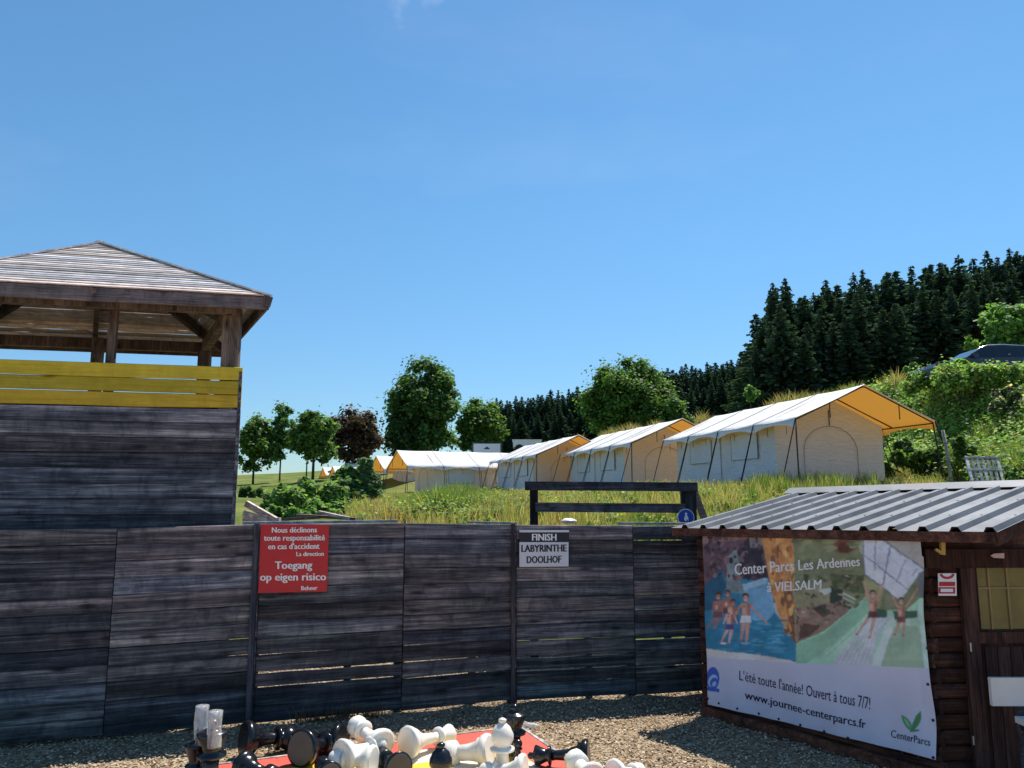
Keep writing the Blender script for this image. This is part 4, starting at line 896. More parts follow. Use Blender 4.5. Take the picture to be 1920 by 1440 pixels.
# pieces, unit height
PROF = {
    'pawn': [[(.30, 0), (.31, .05), (.29, .12), (.24, .15), (.25, .19), (.20, .22), (.13, .36), (.10, .52), (.105, .58)], [(.105, .58), (.20, .60), (.20, .64), (.11, .67), (.17, .71), (.20, .79), (.19, .88), (.13, .96), (.05, 1.0), (0.01, 1.002)]],
    'bishop': [[(.27, 0), (.28, .04), (.26, .10), (.21, .13), (.22, .17), (.16, .20), (.11, .34), (.085, .50), (.09, .56)], [(.09, .56), (.17, .58), (.17, .61), (.11, .63), (.12, .66), (.155, .72), (.155, .79), (.11, .88), (.06, .925), (.035, .935), (.055, .955), (.055, .98), (.02, 1.0)]],
    'king': [[(.22, 0), (.23, .03), (.21, .08), (.17, .10), (.18, .14), (.13, .17), (.09, .32), (.075, .50), (.08, .56)], [(.08, .56), (.14, .58), (.14, .605), (.09, .63), (.10, .68), (.15, .84), (.16, .855), (.12, .88), (.05, .91), (.03, .92), (.025, .99), (.01, 1.0)]],
    'queen': [[(.23, 0), (.24, .03), (.22, .09), (.18, .11), (.19, .15), (.14, .18), (.09, .33), (.075, .52), (.08, .60)], [(.08, .60), (.15, .62), (.15, .65), (.09, .67), (.10, .71), (.165, .86), (.15, .875), (.10, .89), (.045, .92), (.055, .945), (.055, .97), (.02, 1.0)]],
    'rook': [[(.32, 0), (.33, .06), (.30, .14), (.25, .17), (.26, .22), (.20, .26), (.16, .45), (.15, .66)], [(.15, .66), (.22, .72), (.25, .74), (.25, .98), (.19, .98), (.18, .86), (.02, .86)]],
}
def piece(kind, black, label, loc, H, tilt=(0, 0, 0), group=None):
    t_ = thing(('black_' if black else 'white_') + kind, label, 'chess piece', tuple(loc), 0, group); t_.rotation_euler = tilt
    mt = M['chessb'] if black else M['chessw']; lo, hi_ = PROF[kind]
    MB().lathe([(r * H, z * H) for r, z in lo]).build('base', [mt], t_, smooth=True)
    MB().lathe([(r * H, z * H) for r, z in hi_]).build('head', [mt], t_, smooth=True)
    r0 = lo[0][0] * H; MB().lathe([(.001, -.004), (r0 * .88, -.004), (r0 * .9, -.001)], 20).build('underside', M['hollow'] if 'underside' in label else mt, t_, smooth=False)
    if kind == 'rook':
        for a in range(4):
            an = a * math.pi / 2 + .4; MB().beam((.20 * H * math.cos(an), .20 * H * math.sin(an), .975 * H), (.20 * H * math.cos(an), .20 * H * math.sin(an), 1.04 * H), .11 * H, .08 * H, up=(math.cos(an), math.sin(an), 0)).build('merlon', mt, t_)
    if kind == 'king':
        MB().box((-.012 * H, -.012 * H, .98 * H), (.012 * H, .012 * H, 1.06 * H)).box((-.03 * H, -.0119 * H, 1.01 * H), (.03 * H, .0119 * H, 1.035 * H)).build('cross', mt, t_)
    return t_
def aim(d, roll=0.0):   # euler that turns +Z into d
    return (Matrix.Rotation(0, 3, 'Z') @ Vector(d).to_track_quat('Z', 'Y').to_matrix()).to_euler()
def lying(kind, black, label, u0, v0, u1, v1, H, z=.03, rise=0.0, zb=None):
    """u0,v0 ground contact near the base; u1,v1 direction of the head (px on the ground)"""
    a = gnd(u0, v0, z); b = gnd(u1, v1, z); d = b - a; d[2] = 0; d = unit(d); r = PROF[kind][0][0][0] * H
    sl_ = math.atan2(-(r - .15 * H) * .9, H * .9) + rise; dd = np.array([d[0] * math.cos(sl_), d[1] * math.cos(sl_), math.sin(sl_)])
    loc = a + np.array([0, 0, (zb if zb is not None else r * math.cos(sl_) * 1.0)])
    return piece(kind, black, label, loc, H, aim(dd))
def standing(kind, black, label, u, vtop, Y, H, lean=(0, 0, 0)):
    p = at(u, vtop, Y); return piece(kind, black, label, (p[0], p[1], p[2] - H), H, lean)
CH = []
k1 = gnd(372, 1475, .03); 
bk1 = at(371, 1375, 5.95); bk2 = at(399, 1378, 5.85)
H1 = bk1[2] - .03
piece('king', True, 'black king standing under the left one of the two clear plastic tubes', (bk1[0], bk1[1], .03), H1)
H2 = bk2[2] + .11 - .03
piece('queen', True, 'black queen standing under the right one of the two clear plastic tubes', (bk2[0], bk2[1], .03), H2)
for (u, v0, v1, Y, w, lb) in ((376, 1323, 1385, 5.95, .048, 'clear plastic tube over the left black piece, leftmost of two'), (401, 1333, 1400, 5.78, .050, 'clear plastic tube over the right black piece')):
    a = at(u, v1, Y); b = at(u + 3, v0, Y); m = MB(); n_ = 14; vs = []
    for k, f in enumerate((0, .2, .5, .8, 1.0)):
        cpt = a + (b - a) * f
        for q in range(n_): an = 2 * math.pi * q / n_; rr = w * (1 + .07 * math.sin(an * 3 + k * 1.7)); vs.append(cpt - a + np.array([rr * math.cos(an), rr * math.sin(an), 0]))
    m.add(vs, [(k * n_ + q, k * n_ + (q + 1) % n_, (k + 1) * n_ + (q + 1) % n_, (k + 1) * n_ + q) for k in range(4) for q in range(n_)] + [tuple(4 * n_ + q for q in range(n_))])
    o = m.build('plastic_tube', M['clear'], smooth=True); o.location = a; tag(o, lb, 'plastic tube')
lying('pawn', True, 'black pawn lying on the red border, its ball head pointing right', 455, 1419, 545, 1402, .50)
lying('rook', True, 'black piece cut by the bottom edge of the photo below the lying black pawn', 452, 1462, 540, 1480, .36)
lying('pawn', True, 'large black piece lying with its round hollow underside facing the camera', 562, 1438, 620, 1412, .50, rise=.0)
lying('bishop', True, 'black piece lying far back behind the white pieces, ringed base to the right', 640, 1412, 575, 1408, .46)
lying('pawn', False, 'white pawn leaning with its head up left of the heap', 715, 1430, 625, 1395, .46, rise=.40)
lying('bishop', False, 'white bishop lying across the heap towards the right', 640, 1452, 745, 1418, .50, rise=.16)
lying('pawn', False, 'white pawn lying in front of the heap, head to the left', 700, 1456, 590, 1446, .40, rise=.12)
lying('queen', True, 'black piece with its ringed brown underside showing at the bottom, left one', 618, 1478, 600, 1440, .42)
lying('queen', True, 'black piece with its ringed brown underside showing, right of the white heap', 748, 1468, 700, 1425, .50)
lying('queen', False, 'white queen lying with its broad cream base facing left', 762, 1423, 830, 1402, .58)
standing('bishop', True, 'black bishop standing between the white pieces, cut by the bottom edge', 827, 1392, 6.15, .56)
lying('rook', False, 'white rook lying with its notched crown to the left', 918, 1438, 845, 1430, .42)
lying('bishop', False, 'white bishop lying at the bottom edge in front of the white rook', 985, 1470, 905, 1462, .42)
standing('bishop', False, 'white bishop standing upright near the far corner of the board', 942, 1346, 6.72, .60)
standing('queen', True, 'black queen standing behind the white bishop at the far corner', 965, 1320, 7.22, .66)
standing('pawn', True, 'short black piece standing beside the foot of the black queen', 971, 1386, 7.0, .20)
lying('queen', True, 'black queen lying on the right border with its ringed base to the right', 1104, 1443, 1030, 1438, .52)
lying('rook', False, 'white rook leaning at the bottom edge right of the standing white bishop', 1112, 1490, 1068, 1452, .36, rise=.25)
lying('pawn', False, 'white pawn lying on the gravel at the bottom right of the board', 1150, 1475, 1195, 1462, .34)
# crushed plastic bottle beside the board
q = gnd(988, 1366, .0)
bt = thing('plastic_bottle', 'crushed clear plastic bottle lying on the gravel behind the board corner', 'bottle', tuple(q))
MB().tube([(-.10, .03, .03), (-.04, .01, .035), (.03, -.01, .028), (.09, -.03, .03), (.12, -.04, .03)], [.03, .038, .030, .026, .012], 10).build('bottle_body', M['clear'], bt, smooth=True)

# ------------------------------------------------------------------ platform railing with round blue sign behind the fence
def rp_(u, v, Y=11.0): return at(u, v, Y)
rail = thing('wooden_railing', 'dark wooden platform railing with two rails and a diagonal brace behind the fence', 'railing', tuple(np.r_[rp_(1150, 975)[:2], 0]))
MB().beam(rp_(984, 911), rp_(1307, 913), .09, .125).build('top_rail', M['rail'], rail, world=True)
MB().beam(rp_(1004, 951, 11.05), rp_(1284, 953, 11.05), .05, .13).build('lower_rail', M['rail'], rail, world=True)
for (u, w) in ((1001, .115), (1290, .21)):
    p = rp_(u, 920, 11.12); MB().beam([p[0], p[1], 0], [p[0], p[1], rp_(u, 905)[2]], w, .09, up=(0, 1, 0)).build('post', M['post'], rail, world=True)
MB().beam(rp_(1299, 915, 11.1), rp_(1325, 985, 11.3), .09, .07, up=(0, 1, 0)).build('brace', M['fascia'], rail, world=True)
pk = rp_(1290, 975, 11.0); MB().box((pk[0] - 2.6 - rail.location[0], .15, 1.2), (pk[0] + .1 - rail.location[0], 1.6, 1.25)).build('platform_deck', M['rail'], rail)
for xx in (-1.1, 1.0):
    MB().beam((xx, 1.45, 0), (xx, 1.45, 1.2), .1, .1, up=(0, 1, 0)).build('post', M['post'], rail)
sp_ = rp_(1286, 970, 10.93)
bsn = thing('round_sign', 'round blue pedestrian sign fixed to the railing post by the roof corner', 'sign', tuple(sp_))
def disc(r, y, mat, name, seg=28):
    m = MB(); m.add([(r * math.cos(2 * math.pi * k / seg), y, r * math.sin(2 * math.pi * k / seg)) for k in range(seg)] + [(r * math.cos(2 * math.pi * k / seg), y + .008, r * math.sin(2 * math.pi * k / seg)) for k in range(seg)],
                    [tuple(range(seg)), tuple(range(2 * seg - 1, seg - 1, -1))] + [(k, seg + k, seg + (k + 1) % seg, (k + 1) % seg) for k in range(seg)]); return m.build(name, mat, bsn)
disc(.118, 0, M['letterwhite'], 'white_rim'); disc(.108, -.005, M['signblue'], 'blue_disc')
MB().add([(x, -.009, z) for (x, z) in ((-.03, -.03), (0, -.06), (.012, -.02), (.035, -.055), (.03, .0), (.012, .035), (.02, .05), (0, .07), (-.018, .05), (-.006, .035), (-.02, .01))], [tuple(range(11))]).build('pictogram', M['letterwhite'], bsn)
# pale planks and things seen just over the fence at the left
pf1 = thing('pale_frame', 'pale weathered timber frame leaning behind the fence beside the tower', 'timber frame', tuple(at(485, 978, 9.6)))
for (a, b) in (((462, 944), (520, 977)), ((458, 962), (500, 978)), ((457, 975), (525, 976))):
    MB().beam(at(a[0], a[1], 9.6), at(b[0], b[1], 9.5), .06, .07).build('frame_beam', M['palewood'], pf1, world=True)
br = thing('plank_pile', 'low pile of dark brown planks behind the fence above the red sign', 'plank pile', tuple(at(600, 978, 10.2)))
for i, (u0, v0, u1, v1, Y) in enumerate([(545, 972, 640, 966, 10.3), (560, 966, 668, 973, 10.1), (598, 960, 655, 972, 10.0), (535, 974, 600, 970, 10.0)]):
    MB().beam(at(u0, v0, Y), at(u1, v1, Y), .14, .035).build('pile_plank', [M['rail'], M['fascia'], M['palewood'], M['towerpost']][i], br, world=True)
wp = at(1066, 974, 12.5)
bag = MB(); k_ = []
bag.lathe([(.02, 0), (.13, .01), (.17, .05), (.15, .09), (.08, .13), (.02, .14)], 14); o = bag.build('plastic_bag', M['benchwhite'], smooth=True)
o.location = (wp[0], wp[1], wp[2] - .06); o.scale = (.8, .8, .55); tag(o, 'pale crumpled plastic bag behind the fence under the platform railing', 'plastic bag')
for v in o.data.vertices: v.co += Vector((random.uniform(-.015, .015), random.uniform(-.015, .015), random.uniform(-.012, .012)))

# ------------------------------------------------------------------ tents
def make_tent():
    t_ = thing('safari_tent', 'x', 'tent')
    Wd, L, H, RZ = 1.925, 7.2, 1.98, 2.86
    m = MB()   # left, right, back walls with gentle folds
    def wall(p, q, h, n_=24, top=None):
        vs = []; p = np.array(p); q = np.array(q); d = q - p; nn = unit(np.array([d[1], -d[0], 0]))
        rows = 6
        for i in range(n_ + 1):
            f = i / n_
            for j in range(rows + 1):
                g = j / rows; hh = h if top is None else top(f)
                w = .022 * math.sin(i * 1.9 + j * .7) * math.sin(math.pi * g) + .012 * math.sin(i * .8)
                vs.append(p + d * f + nn * w * (0 if i in (0, n_) else 1) + np.array([0, 0, hh * g]))
        fs = [(i * 7 + j, (i + 1) * 7 + j, (i + 1) * 7 + j + 1, i * 7 + j + 1) for i in range(n_) for j in range(rows)]
        return MB().add(vs, fs)
    gt = lambda f: H + (RZ - H) * (1 - abs(2 * f - 1)) - .02
    wall((-Wd, L, 0), (-Wd, 0, 0), H).build('side_wall', M['shadedcloth'], t_, smooth=True)
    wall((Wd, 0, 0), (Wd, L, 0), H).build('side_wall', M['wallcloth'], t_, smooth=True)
    wall((-Wd, 0, 0), (Wd, 0, 0), H, top=gt).build('front_wall', M['wallcloth'], t_, smooth=True)
    wall((Wd, L, 0), (-Wd, L, 0), H, top=gt).build('back_wall', M['wallcloth'], t_, smooth=True)
    # window flaps and seams on both sides
    for sx in (-1, 1):
        for (y0, y1) in ((1.0, 2.7), (4.2, 5.9)):
            x = sx * (Wd + .045); fl = MB()
            fl.box((min(x, x - sx * .02), y0, .95), (max(x, x - sx * .02), y1, 1.78)); f_ = fl.build('window_flap', M['shadedcloth'], t_)
            s_ = MB(); s_.box((x - .006 if sx > 0 else x - .008, y0, .93), (x + .008 if sx > 0 else x + .006, y1, .95)); s_.box((x - .007, y0 - .015, .93), (x + .007, y0, 1.78)); s_.box((x - .007, y1, .93), (x + .007, y1 + .015, 1.78)); s_.build('flap_seam', M['seam'], f_)
        s_ = MB(); s_.beam((sx * (Wd + .03), 3.5, 0.02), (sx * (Wd + .03), 3.5, 1.85), .02, .02, up=(0, 1, 0)); s_.build('wall_seam', M['seam'], t_)
    # arched door
    pts = [(-.95, -.035, .03), (-.95, -.035, 1.15)] + [(-.95 + .95 - .95 * math.cos(a), -.035, 1.15 + .78 * math.sin(a)) for a in np.linspace(0.15, math.pi - .15, 12)] + [(.95, -.035, 1.15), (.95, -.035, .03)]
    MB().tube(pts, .010, 5).build('door_seam', M['seam'], t_)
    MB().tube([(0, -.035, 1.95), (0, -.035, 2.45)], .014, 5).build('door_zip', M['steel'], t_)
    # fly sheet
    X = Wd + .42; y0, y1 = -1.82, L + .35; EZ = 1.98; PK = 3.02; n_ = 40; prof_k = 6
    bays = [y0, y0 + 2.35, y0 + 4.7, y0 + 7.05, y1]
    def eave_drop(y):
        for a, b in zip(bays[:-1], bays[1:]):
            if a <= y <= b + 1e-6: f = (y - a) / (b - a); return .10 + .20 * (abs(2 * f - 1) ** 2.2)
        return .3
    vs = []; cols_ = []
    for i in range(n_ + 1):
        y = y0 + (y1 - y0) * i / n_
        sag = 0.0
        for a, b in zip(bays[:-1], bays[1:]):
            if a <= y <= b + 1e-6: f = (y - a) / (b - a); sag = .045 * math.sin(math.pi * f)
        row = []
        for sx in (-1, 1):
            seq = []
            for k in range(prof_k + 1):
                g = k / prof_k; seq.append((sx * X * g, y, PK - (PK - EZ) * g - sag * (.6 + .4 * g) - .03 * math.sin(math.pi * g)))
            seq.append((sx * (X + .015), y, EZ - sag - eave_drop(y)))
            row.append(seq)
        rr = row[0][::-1] + row[1][1:]; vs += rr
    w_ = len(rr); fs = [(i * w_ + j, i * w_ + j + 1, (i + 1) * w_ + j + 1, (i + 1) * w_ + j) for i in range(n_) for j in range(w_ - 1)]
    MB().add(vs, fs).build('fly_sheet', M['roofcloth'], t_, smooth=True)
    # seams on the fly
    for y in bays[1:-1]:
        i = round((y - y0) / (y1 - y0) * n_); line = [np.array(vs[i * w_ + j]) + [0, 0, .012] for j in range(1, w_ - 1)]
        MB().tube(line, .010, 4).build('fly_seam', M['seam'], t_)
    for i in (0, n_):
        line = [np.array(vs[i * w_ + j]) for j in range(1, w_ - 1)]; MB().tube(line, .014, 5).build('fly_hem', M['benchwhite'], t_)
    # frame
    for y in (y0 + .05, .02, L - .02):
        for sx in (-1, 1):
            MB().tube([(sx * (X - .03), y, EZ - .05), (sx * .02, y, PK - .06)], .022, 6).build('rafter_pole', M['steel'], t_)
    MB().tube([(0, y0 + .02, PK - .07), (0, y1, PK - .07)], .022, 6).build('ridge_pole', M['steel'], t_)
    for sx in (-1, 1):
        MB().tube([(sx * (X - .03), y0 + .05, EZ - .07), (sx * (X - .03), y1, EZ - .07)], .02, 6).build('eave_pole', M['steel'], t_)
        MB().tube([(sx * (X - .03), y0 + .05, EZ - .05), (sx * (X + .06), y0 - .12, 0)], .022, 6).build('corner_pole', M['steel'], t_)
        MB().tube([(sx * X * .5, y0 + .05, (PK + EZ) / 2 - .06), (sx * X * .5, y0 + .05, (PK + EZ) / 2 - .50)], .016, 5).build('hanging_strap', M['steel'], t_)
        for y in bays:
            MB().tube([(sx * X, y, EZ - .02), (sx * (X + .62), y - .10, .0)], .017, 5).build('guy_rope', M['rope'], t_)
            if y not in (bays[0], bays[-1]): MB().tube([(sx * (X - .01), y + .12, EZ - .25), (sx * (X + .48), y + .10, .0)], .014, 5).build('guy_rope', M['rope'], t_)
        for k in range(9):
            y = y0 + .5 + k * 1.03; MB().tube([(sx * (X + .0), y, EZ - .20), (sx * (X - .005), y, EZ - .45)], .008, 4).build('tie_strap', M['rope'], t_)
    return t_
tent0 = make_tent()
TENTS = [(10.08, 24.42, 12.5, None, 'large white tent with orange underside and arched door, nearest one right of the railing'),
         (6.72, 34.0, 14.5, None, 'white tent second from the right, partly behind the nearest tent'),
         (3.00, 42.2, 16.5, None, 'white tent third from the right, left of the platform railing'),
         (-5.65, 49.7, -66, 5.18 - 3.02, 'white tent showing its long side above the tall grass, left of the railing'),
         (-8.4, 57.9, -66, None, 'white tent with orange gable just left of the long side tent'),
         (-11.3, 66.8, -66, None, 'white tent partly hidden behind the tall dark shrub'),
         (-14.5, 75.8, -66, None, 'far white tent whose roof shows above the shrub, third from the left'),
         (-18.3, 86.8, -66, None, 'far white tent second from the left end of the row'),
         (-22.3, 98.8, -66, None, 'smallest white tent at the far left end of the row')]
TENT_POS = []
for i, (x, y, rz, z, lb) in enumerate(TENTS):
    t_ = tent0 if i == 0 else copy_tree(tent0); zz = ter(x, y)
    if i == 0: zz = at(1560, 914, 24.4)[2]
    if i == 1: zz = 2.52
    if i == 2: zz = 2.47
    if i > 3: zz = {4: 5.25, 5: 5.3, 6: 5.45, 7: 5.6, 8: 5.9}[i] - 3.02
    if z is not None: zz = z
    t_.location = (x, y, zz); t_.rotation_euler = (0, 0, math.radians(rz)); t_['label'] = lb; t_['group'] = 'safari tents in the row on the hillside'; TENT_POS.append((x, y, rz))
def in_tent(x, y):
    r = np.zeros(np.shape(x), bool)
    for (tx, ty, rz) in TENT_POS:
        a = math.radians(rz); dx = x - tx; dy = y - ty; lx = dx * math.cos(a) + dy * math.sin(a); ly = -dx * math.sin(a) + dy * math.cos(a)
        r |= (abs(lx) < 2.0) & (ly > -.1) & (ly < 7.4)
    return r

# ------------------------------------------------------------------ billboards, container, car, pallet, post
def solid(name, label, cat, u0, v0, u1, v1, Y, depth, mat, to_ground=True):
    a = at(u0, v0, Y); b = at(u1, v1, Y); cx = (a[0] + b[0]) / 2; g = ter(cx, Y); t_ = thing(name, label, cat, (cx, Y, g)); return t_, (a[0] - cx, b[0] - cx, a[2] - g, b[2] - g)
t_, (x0, x1, z1, z0) = solid('site_board', 'white information board in a dark frame beneath the big trees', 'board', 885, 829, 941, 850, 60, .1, None)
MB().box((x0 + .12, -.02, z0 - .6), (x1 - .12, .03, z1 - .12)).build('board_panel', M['signwhite'], t_)
for (a, b) in (((x0, z0 - .7), (x0 + .1, z1)), ((x1 - .1, z0 - .7), (x1, z1)), ((x0 + .1, z1 - .1), (x1 - .1, z1))): MB().box((a[0], -.05, a[1]), (b[0], .05, b[1])).build('frame_bar', M['rail'], t_)
for x in (x0 + .05, x1 - .05): MB().beam((x, 0, -.1), (x, 0, z0 - .7), .09, .09, up=(0, 1, 0)).build('leg', M['rail'], t_)
MB().add([(x0 + .9, -.024, z1 - .55), (x1 - .9, -.024, z1 - .55), (x1 - 1.05, -.024, z1 - .42), (0, -.024, z1 - .34), (x0 + 1.05, -.024, z1 - .42)], [(0, 1, 2, 3, 4)]).build('emblem', M['letternavy'], t_)
t_, (x0, x1, z1, z0) = solid('site_trailer', 'pale grey trailer roof showing behind the third tent', 'trailer', 962, 824, 1015, 850, 62, 2, None)
MB().box((x0, 0, .5), (x1, 2.2, z1 - .08)).build('trailer_body', M['signwhite'], t_); MB().box((x0 - .06, -.06, z1 - .08), (x1 + .06, 2.26, z1)).build('roof', M['benchwhite'], t_)
for x in (x0 + .5, x1 - .5): MB().tube([(x, -.08, .35), (x, .1, .35)], .35, 14).build('wheel', M['tyre'], t_)

car = thing('parked_car', 'dark car half hidden behind the shrubs on top of the bank', 'car', (19.1, 31.0, 6.68), math.radians(0))
# side profile, front to the left (-x)
body = [(-2.28, .35), (-2.30, .70), (-2.18, .86), (-1.20, 1.02), (-1.05, 1.05), (2.10, 1.10), (2.26, .95), (2.28, .35), (1.85, .30), (1.75, .55), (1.45, .68), (1.12, .55), (1.02, .28), (-1.02, .28), (-1.12, .55), (-1.45, .68), (-1.78, .55), (-1.86, .30)]
def extr(prof, y0, y1, name, mat, par, inset=0.0):
    k = len(prof); cx = sum(p[0] for p in prof) / k
    return MB().add([(x, y0, z) for x, z in prof] + [(x, y1, z) for x, z in prof], [tuple(range(k)), tuple(range(2 * k - 1, k - 1, -1))] + [(i, k + i, k + (i + 1) % k, (i + 1) % k) for i in range(k)]).build(name, mat, par)
extr(body[::-1], -.88, .88, 'body', M['carpaint'], car)
cab = [(-1.10, 1.04), (-.35, 1.50), (-.05, 1.585), (.6, 1.62), (1.5, 1.56), (1.95, 1.42), (2.15, 1.10)]
k = len(cab); vs = []
for (x, z) in cab: w = .86 - (z - 1.04) * .32; vs += [(x, -w, z), (x, w, z)]
MB().add(vs, [tuple(range(0, 2 * k, 2))[::-1], tuple(range(1, 2 * k, 2))] + [(2 * i, 2 * i + 1, 2 * i + 3, 2 * i + 2) for i in range(k - 1)] + [(2 * k - 2, 2 * k - 1, 1, 0)]).build('cabin', M['carpaint'], car)
def sidewin(pts, name='side_window'):
    P = [(x, -(.86 - (z - 1.04) * .32) - .006, z) for x, z in pts]; MB().add(P + [(p[0], p[1] + .004, p[2]) for p in P], [tuple(range(len(P))), tuple(range(2 * len(P) - 1, len(P) - 1, -1))]).build(name, M['carglass'], car)
sidewin([(-.72, 1.10), (.28, 1.11), (.28, 1.54), (.0, 1.52), (-.30, 1.45)]); sidewin([(.36, 1.11), (1.22, 1.13), (1.22, 1.52), (.36, 1.55)]); sidewin([(1.30, 1.13), (1.88, 1.15), (1.72, 1.42), (1.30, 1.50)])
MB().tube([(-1.08, -.87, 1.06), (-.36, -.74, 1.50), (-.04, -.70, 1.60), (.6, -.68, 1.635), (1.5, -.70, 1.575)], .022, 6).build('roof_trim', M['chrome'], car, smooth=True)
MB().add([(-1.03, -.80, 1.09), (-1.03, .80, 1.09), (-.40, .66, 1.475), (-.40, -.66, 1.475)], [(0, 1, 2, 3)]).build('windscreen', M['carglass'], car)
MB().box((-.80, -1.02, 1.05), (-.62, -.90, 1.20)).build('mirror', M['carpaint'], car)
MB().tube([(-2.26, -.87, .66), (-2.26, -.88, .86), (-2.0, -.885, .90)], .03, 6).build('headlight', M['carglass'], car)
for x in (-1.45, 1.43):
    for y in (-.80, .80):
        MB().tube([(x, y - .1, .33), (x, y + .1, .33)], .33, 20).build('wheel', M['tyre'], car, smooth=False)
pz = ter(16.2, 24.6)
pal = thing('pallet', 'grey wooden pallet leaning against the shrub bank above the cabin roof', 'pallet', tuple(at(1858, 908, 21.5)), math.radians(8))
for k in range(7):
    x = -.55 + k * .16; MB().beam((x + .1 * 0, .0, 0), (x + .22, .45, .80), .085, .02, up=(0, -1, .5)).build('slat', M['palewood'], pal)
for f in (.08, .5, .92):
    MB().beam((-.62 + .22 * f, .45 * f + .03, .8 * f), (.50 + .22 * f, .45 * f + .03, .8 * f), .05, .09, up=(0, -1, .5)).build('cross_bar', M['palewood'], pal)
pp = at(1784, 900, 22.5); po = MB().tube([(0, 0, -.2), (-.05, 0, .6), (-.12, .02, 1.45)], [.055, .05, .042], 8).build('wooden_post', M['palewood'], smooth=True); po.location = pp; tag(po, 'short weathered wooden post right of the nearest tent', 'post')

# ------------------------------------------------------------------ vegetation
def leaf_cloud(cen, rad, n, size, cols, shell=.55, flat=0.0, fuzzy=False):
    """n leaves spread over ellipsoidal clumps: cen Kx3, rad Kx3"""
    k = rng.integers(0, len(cen), n); d = randdir(n); r = shell + (1 - shell) * rng.random((n, 1)) ** .6
    if fuzzy: r = np.abs(rng.normal(0, .52, (n, 1))) + .12
    p = cen[k] + d * rad[k] * r
    nn = d * .8 + randdir(n) * .9 + np.array([0, 0, flat]); nn /= np.linalg.norm(nn, axis=1)[:, None]
    a = np.cross(nn, randdir(n)); a /= np.linalg.norm(a, axis=1)[:, None]; b = np.cross(nn, a)
    s = size * (.55 + .9 * rng.random((n, 1))); cc = cols[rng.integers(0, len(cols), n)] * (.75 + .5 * rng.random((n, 1)))
    jit = (.8 + .4 * rng.random((len(cen), 1)))[k]
    return p, a * s * .5, b * s * .38, cc * jit
def cat_quads(parts):
    V_, F_, C_ = [], [], []; off = 0
    for (p, a, b, cc) in parts:
        v, f, c2 = quads(p, a, b, cc); V_.append(v); F_.append(f + off); C_.append(c2); off += len(v)
    return np.concatenate(V_), np.concatenate(F_), np.concatenate(C_)
GREEN = np.array([[.045, .085, .018], [.065, .115, .025], [.035, .068, .018], [.085, .14, .03]])
DGREEN = np.array([[.026, .055, .016], [.038, .075, .020], [.05, .09, .024]])
BGREEN = np.array([[.13, .23, .045], [.18, .29, .065], [.10, .18, .04], [.24, .32, .09]])
RED = np.array([[.050, .028, .018], [.036, .024, .018], [.065, .042, .020], [.030, .024, .020]])
LGREEN = np.array([[.07, .13, .035], [.09, .15, .045], [.05, .10, .03]])
def tree(name, label, u, vbase, Y, crown, top_v, pal, nl=9000, lsize=.36, trunk_r=.16, clumps=34, shape='oval', crd=1.0, z=None, group=None, lean=0, crown_r=None, low_v=None):
    p = at(u, vbase, Y); g = ter(p[0], Y) if z is None else z; Ht = at(u, top_v, Y)[2] - g; lo = at(u, low_v, Y)[2] - g; R = crown / F_PX * Y / 2
    t_ = thing(name, label, 'tree', (p[0], Y, g - .05), 0, group)
    m = MB(); cz = (Ht + lo) / 2; hh = (Ht - lo) / 2
    m.tube([(0, 0, -.2), (lean * .3, 0, lo * .6), (lean * .6, .1, cz), (lean, 0, cz + hh * .6)], [trunk_r, trunk_r * .8, trunk_r * .55, trunk_r * .15], 9)
    cen = []; rad = []
    clumps = int(clumps * 2.6)
    for i in range(clumps):
        while True:
            d = rng.uniform(-1, 1, 3)
            if np.linalg.norm(d) <= 1: break
        d = d / max(np.linalg.norm(d), .25) * rng.uniform(.25, .88)
        wz = {'oval': 1.0, 'round': 1.0, 'column': 1.0}[shape]
        taper = 1.0 if shape != 'column' else (1 - .35 * max(0, d[2]))
        cpt = np.array([d[0] * R * taper + lean * .7, d[1] * R * taper, cz + d[2] * hh * wz]); rr = rng.uniform(.11, .38)
        cen.append(cpt); rad.append([R * rr, R * rr, min(R, hh) * rr * .85])
        if i % 5 == 0: m.tube([(lean * .5, 0, min(cpt[2] - .3, cz - hh * .55 + rng.random() * hh * .6)), tuple(cpt * .55 + np.array([0, 0, cz]) * .25 + np.array([0, 0, cpt[2]]) * .2), tuple(cpt)], [trunk_r * .4, trunk_r * .22, .02], 5)
    m.build('trunk', M['bark'], t_, smooth=True)
    v, f, cc = cat_quads([leaf_cloud(np.array(cen), np.array(rad), int(nl * 1.5), lsize * .85, pal * 1.95, .15, .9, True)])
    fast_mesh('crown', v, f, M['leaf'], t_, cols=cc); return t_
tree('street_tree', 'green round tree with thin bare trunk beside the tower edge', 474, 910, 72, 78, 766, GREEN, 9000, .26, .13, 28, low_v=892)
tree('birch_tree', 'tall loose grey green tree, second from the tower', 524, 906, 74, 72, 738, LGREEN, 8000, .22, .10, 28, low_v=880, shape='column')
tree('street_tree', 'dark green round tree with two thin trunks left of the copper tree', 586, 910, 66, 96, 754, GREEN, 12000, .25, .15, 32, low_v=880)
tree('copper_beech', 'dark red leaved round tree left of the big tree', 660, 905, 78, 114, 762, RED, 13000, .29, .20, 34, low_v=878)
tree('young_tree', 'thin sapling trunk just left of the round dark green tree', 574, 905, 69, 30, 800, GREEN, 900, .26, .07, 8, low_v=850)
tree('big_tree', 'tallest broad tree standing behind the long white tent', 796, 880, 92, 150, 664, DGREEN * 1.25, 30000, .36, .36, 62, low_v=872)
tree('big_tree', 'low dark bushy tree at the left foot of the tallest tree', 756, 885, 90, 90, 738, DGREEN * .8, 13000, .34, .25, 26, low_v=876)
tree('big_tree', 'mid green tree just right of the tallest tree', 897, 880, 98, 100, 738, GREEN, 13000, .36, .25, 34, low_v=868)
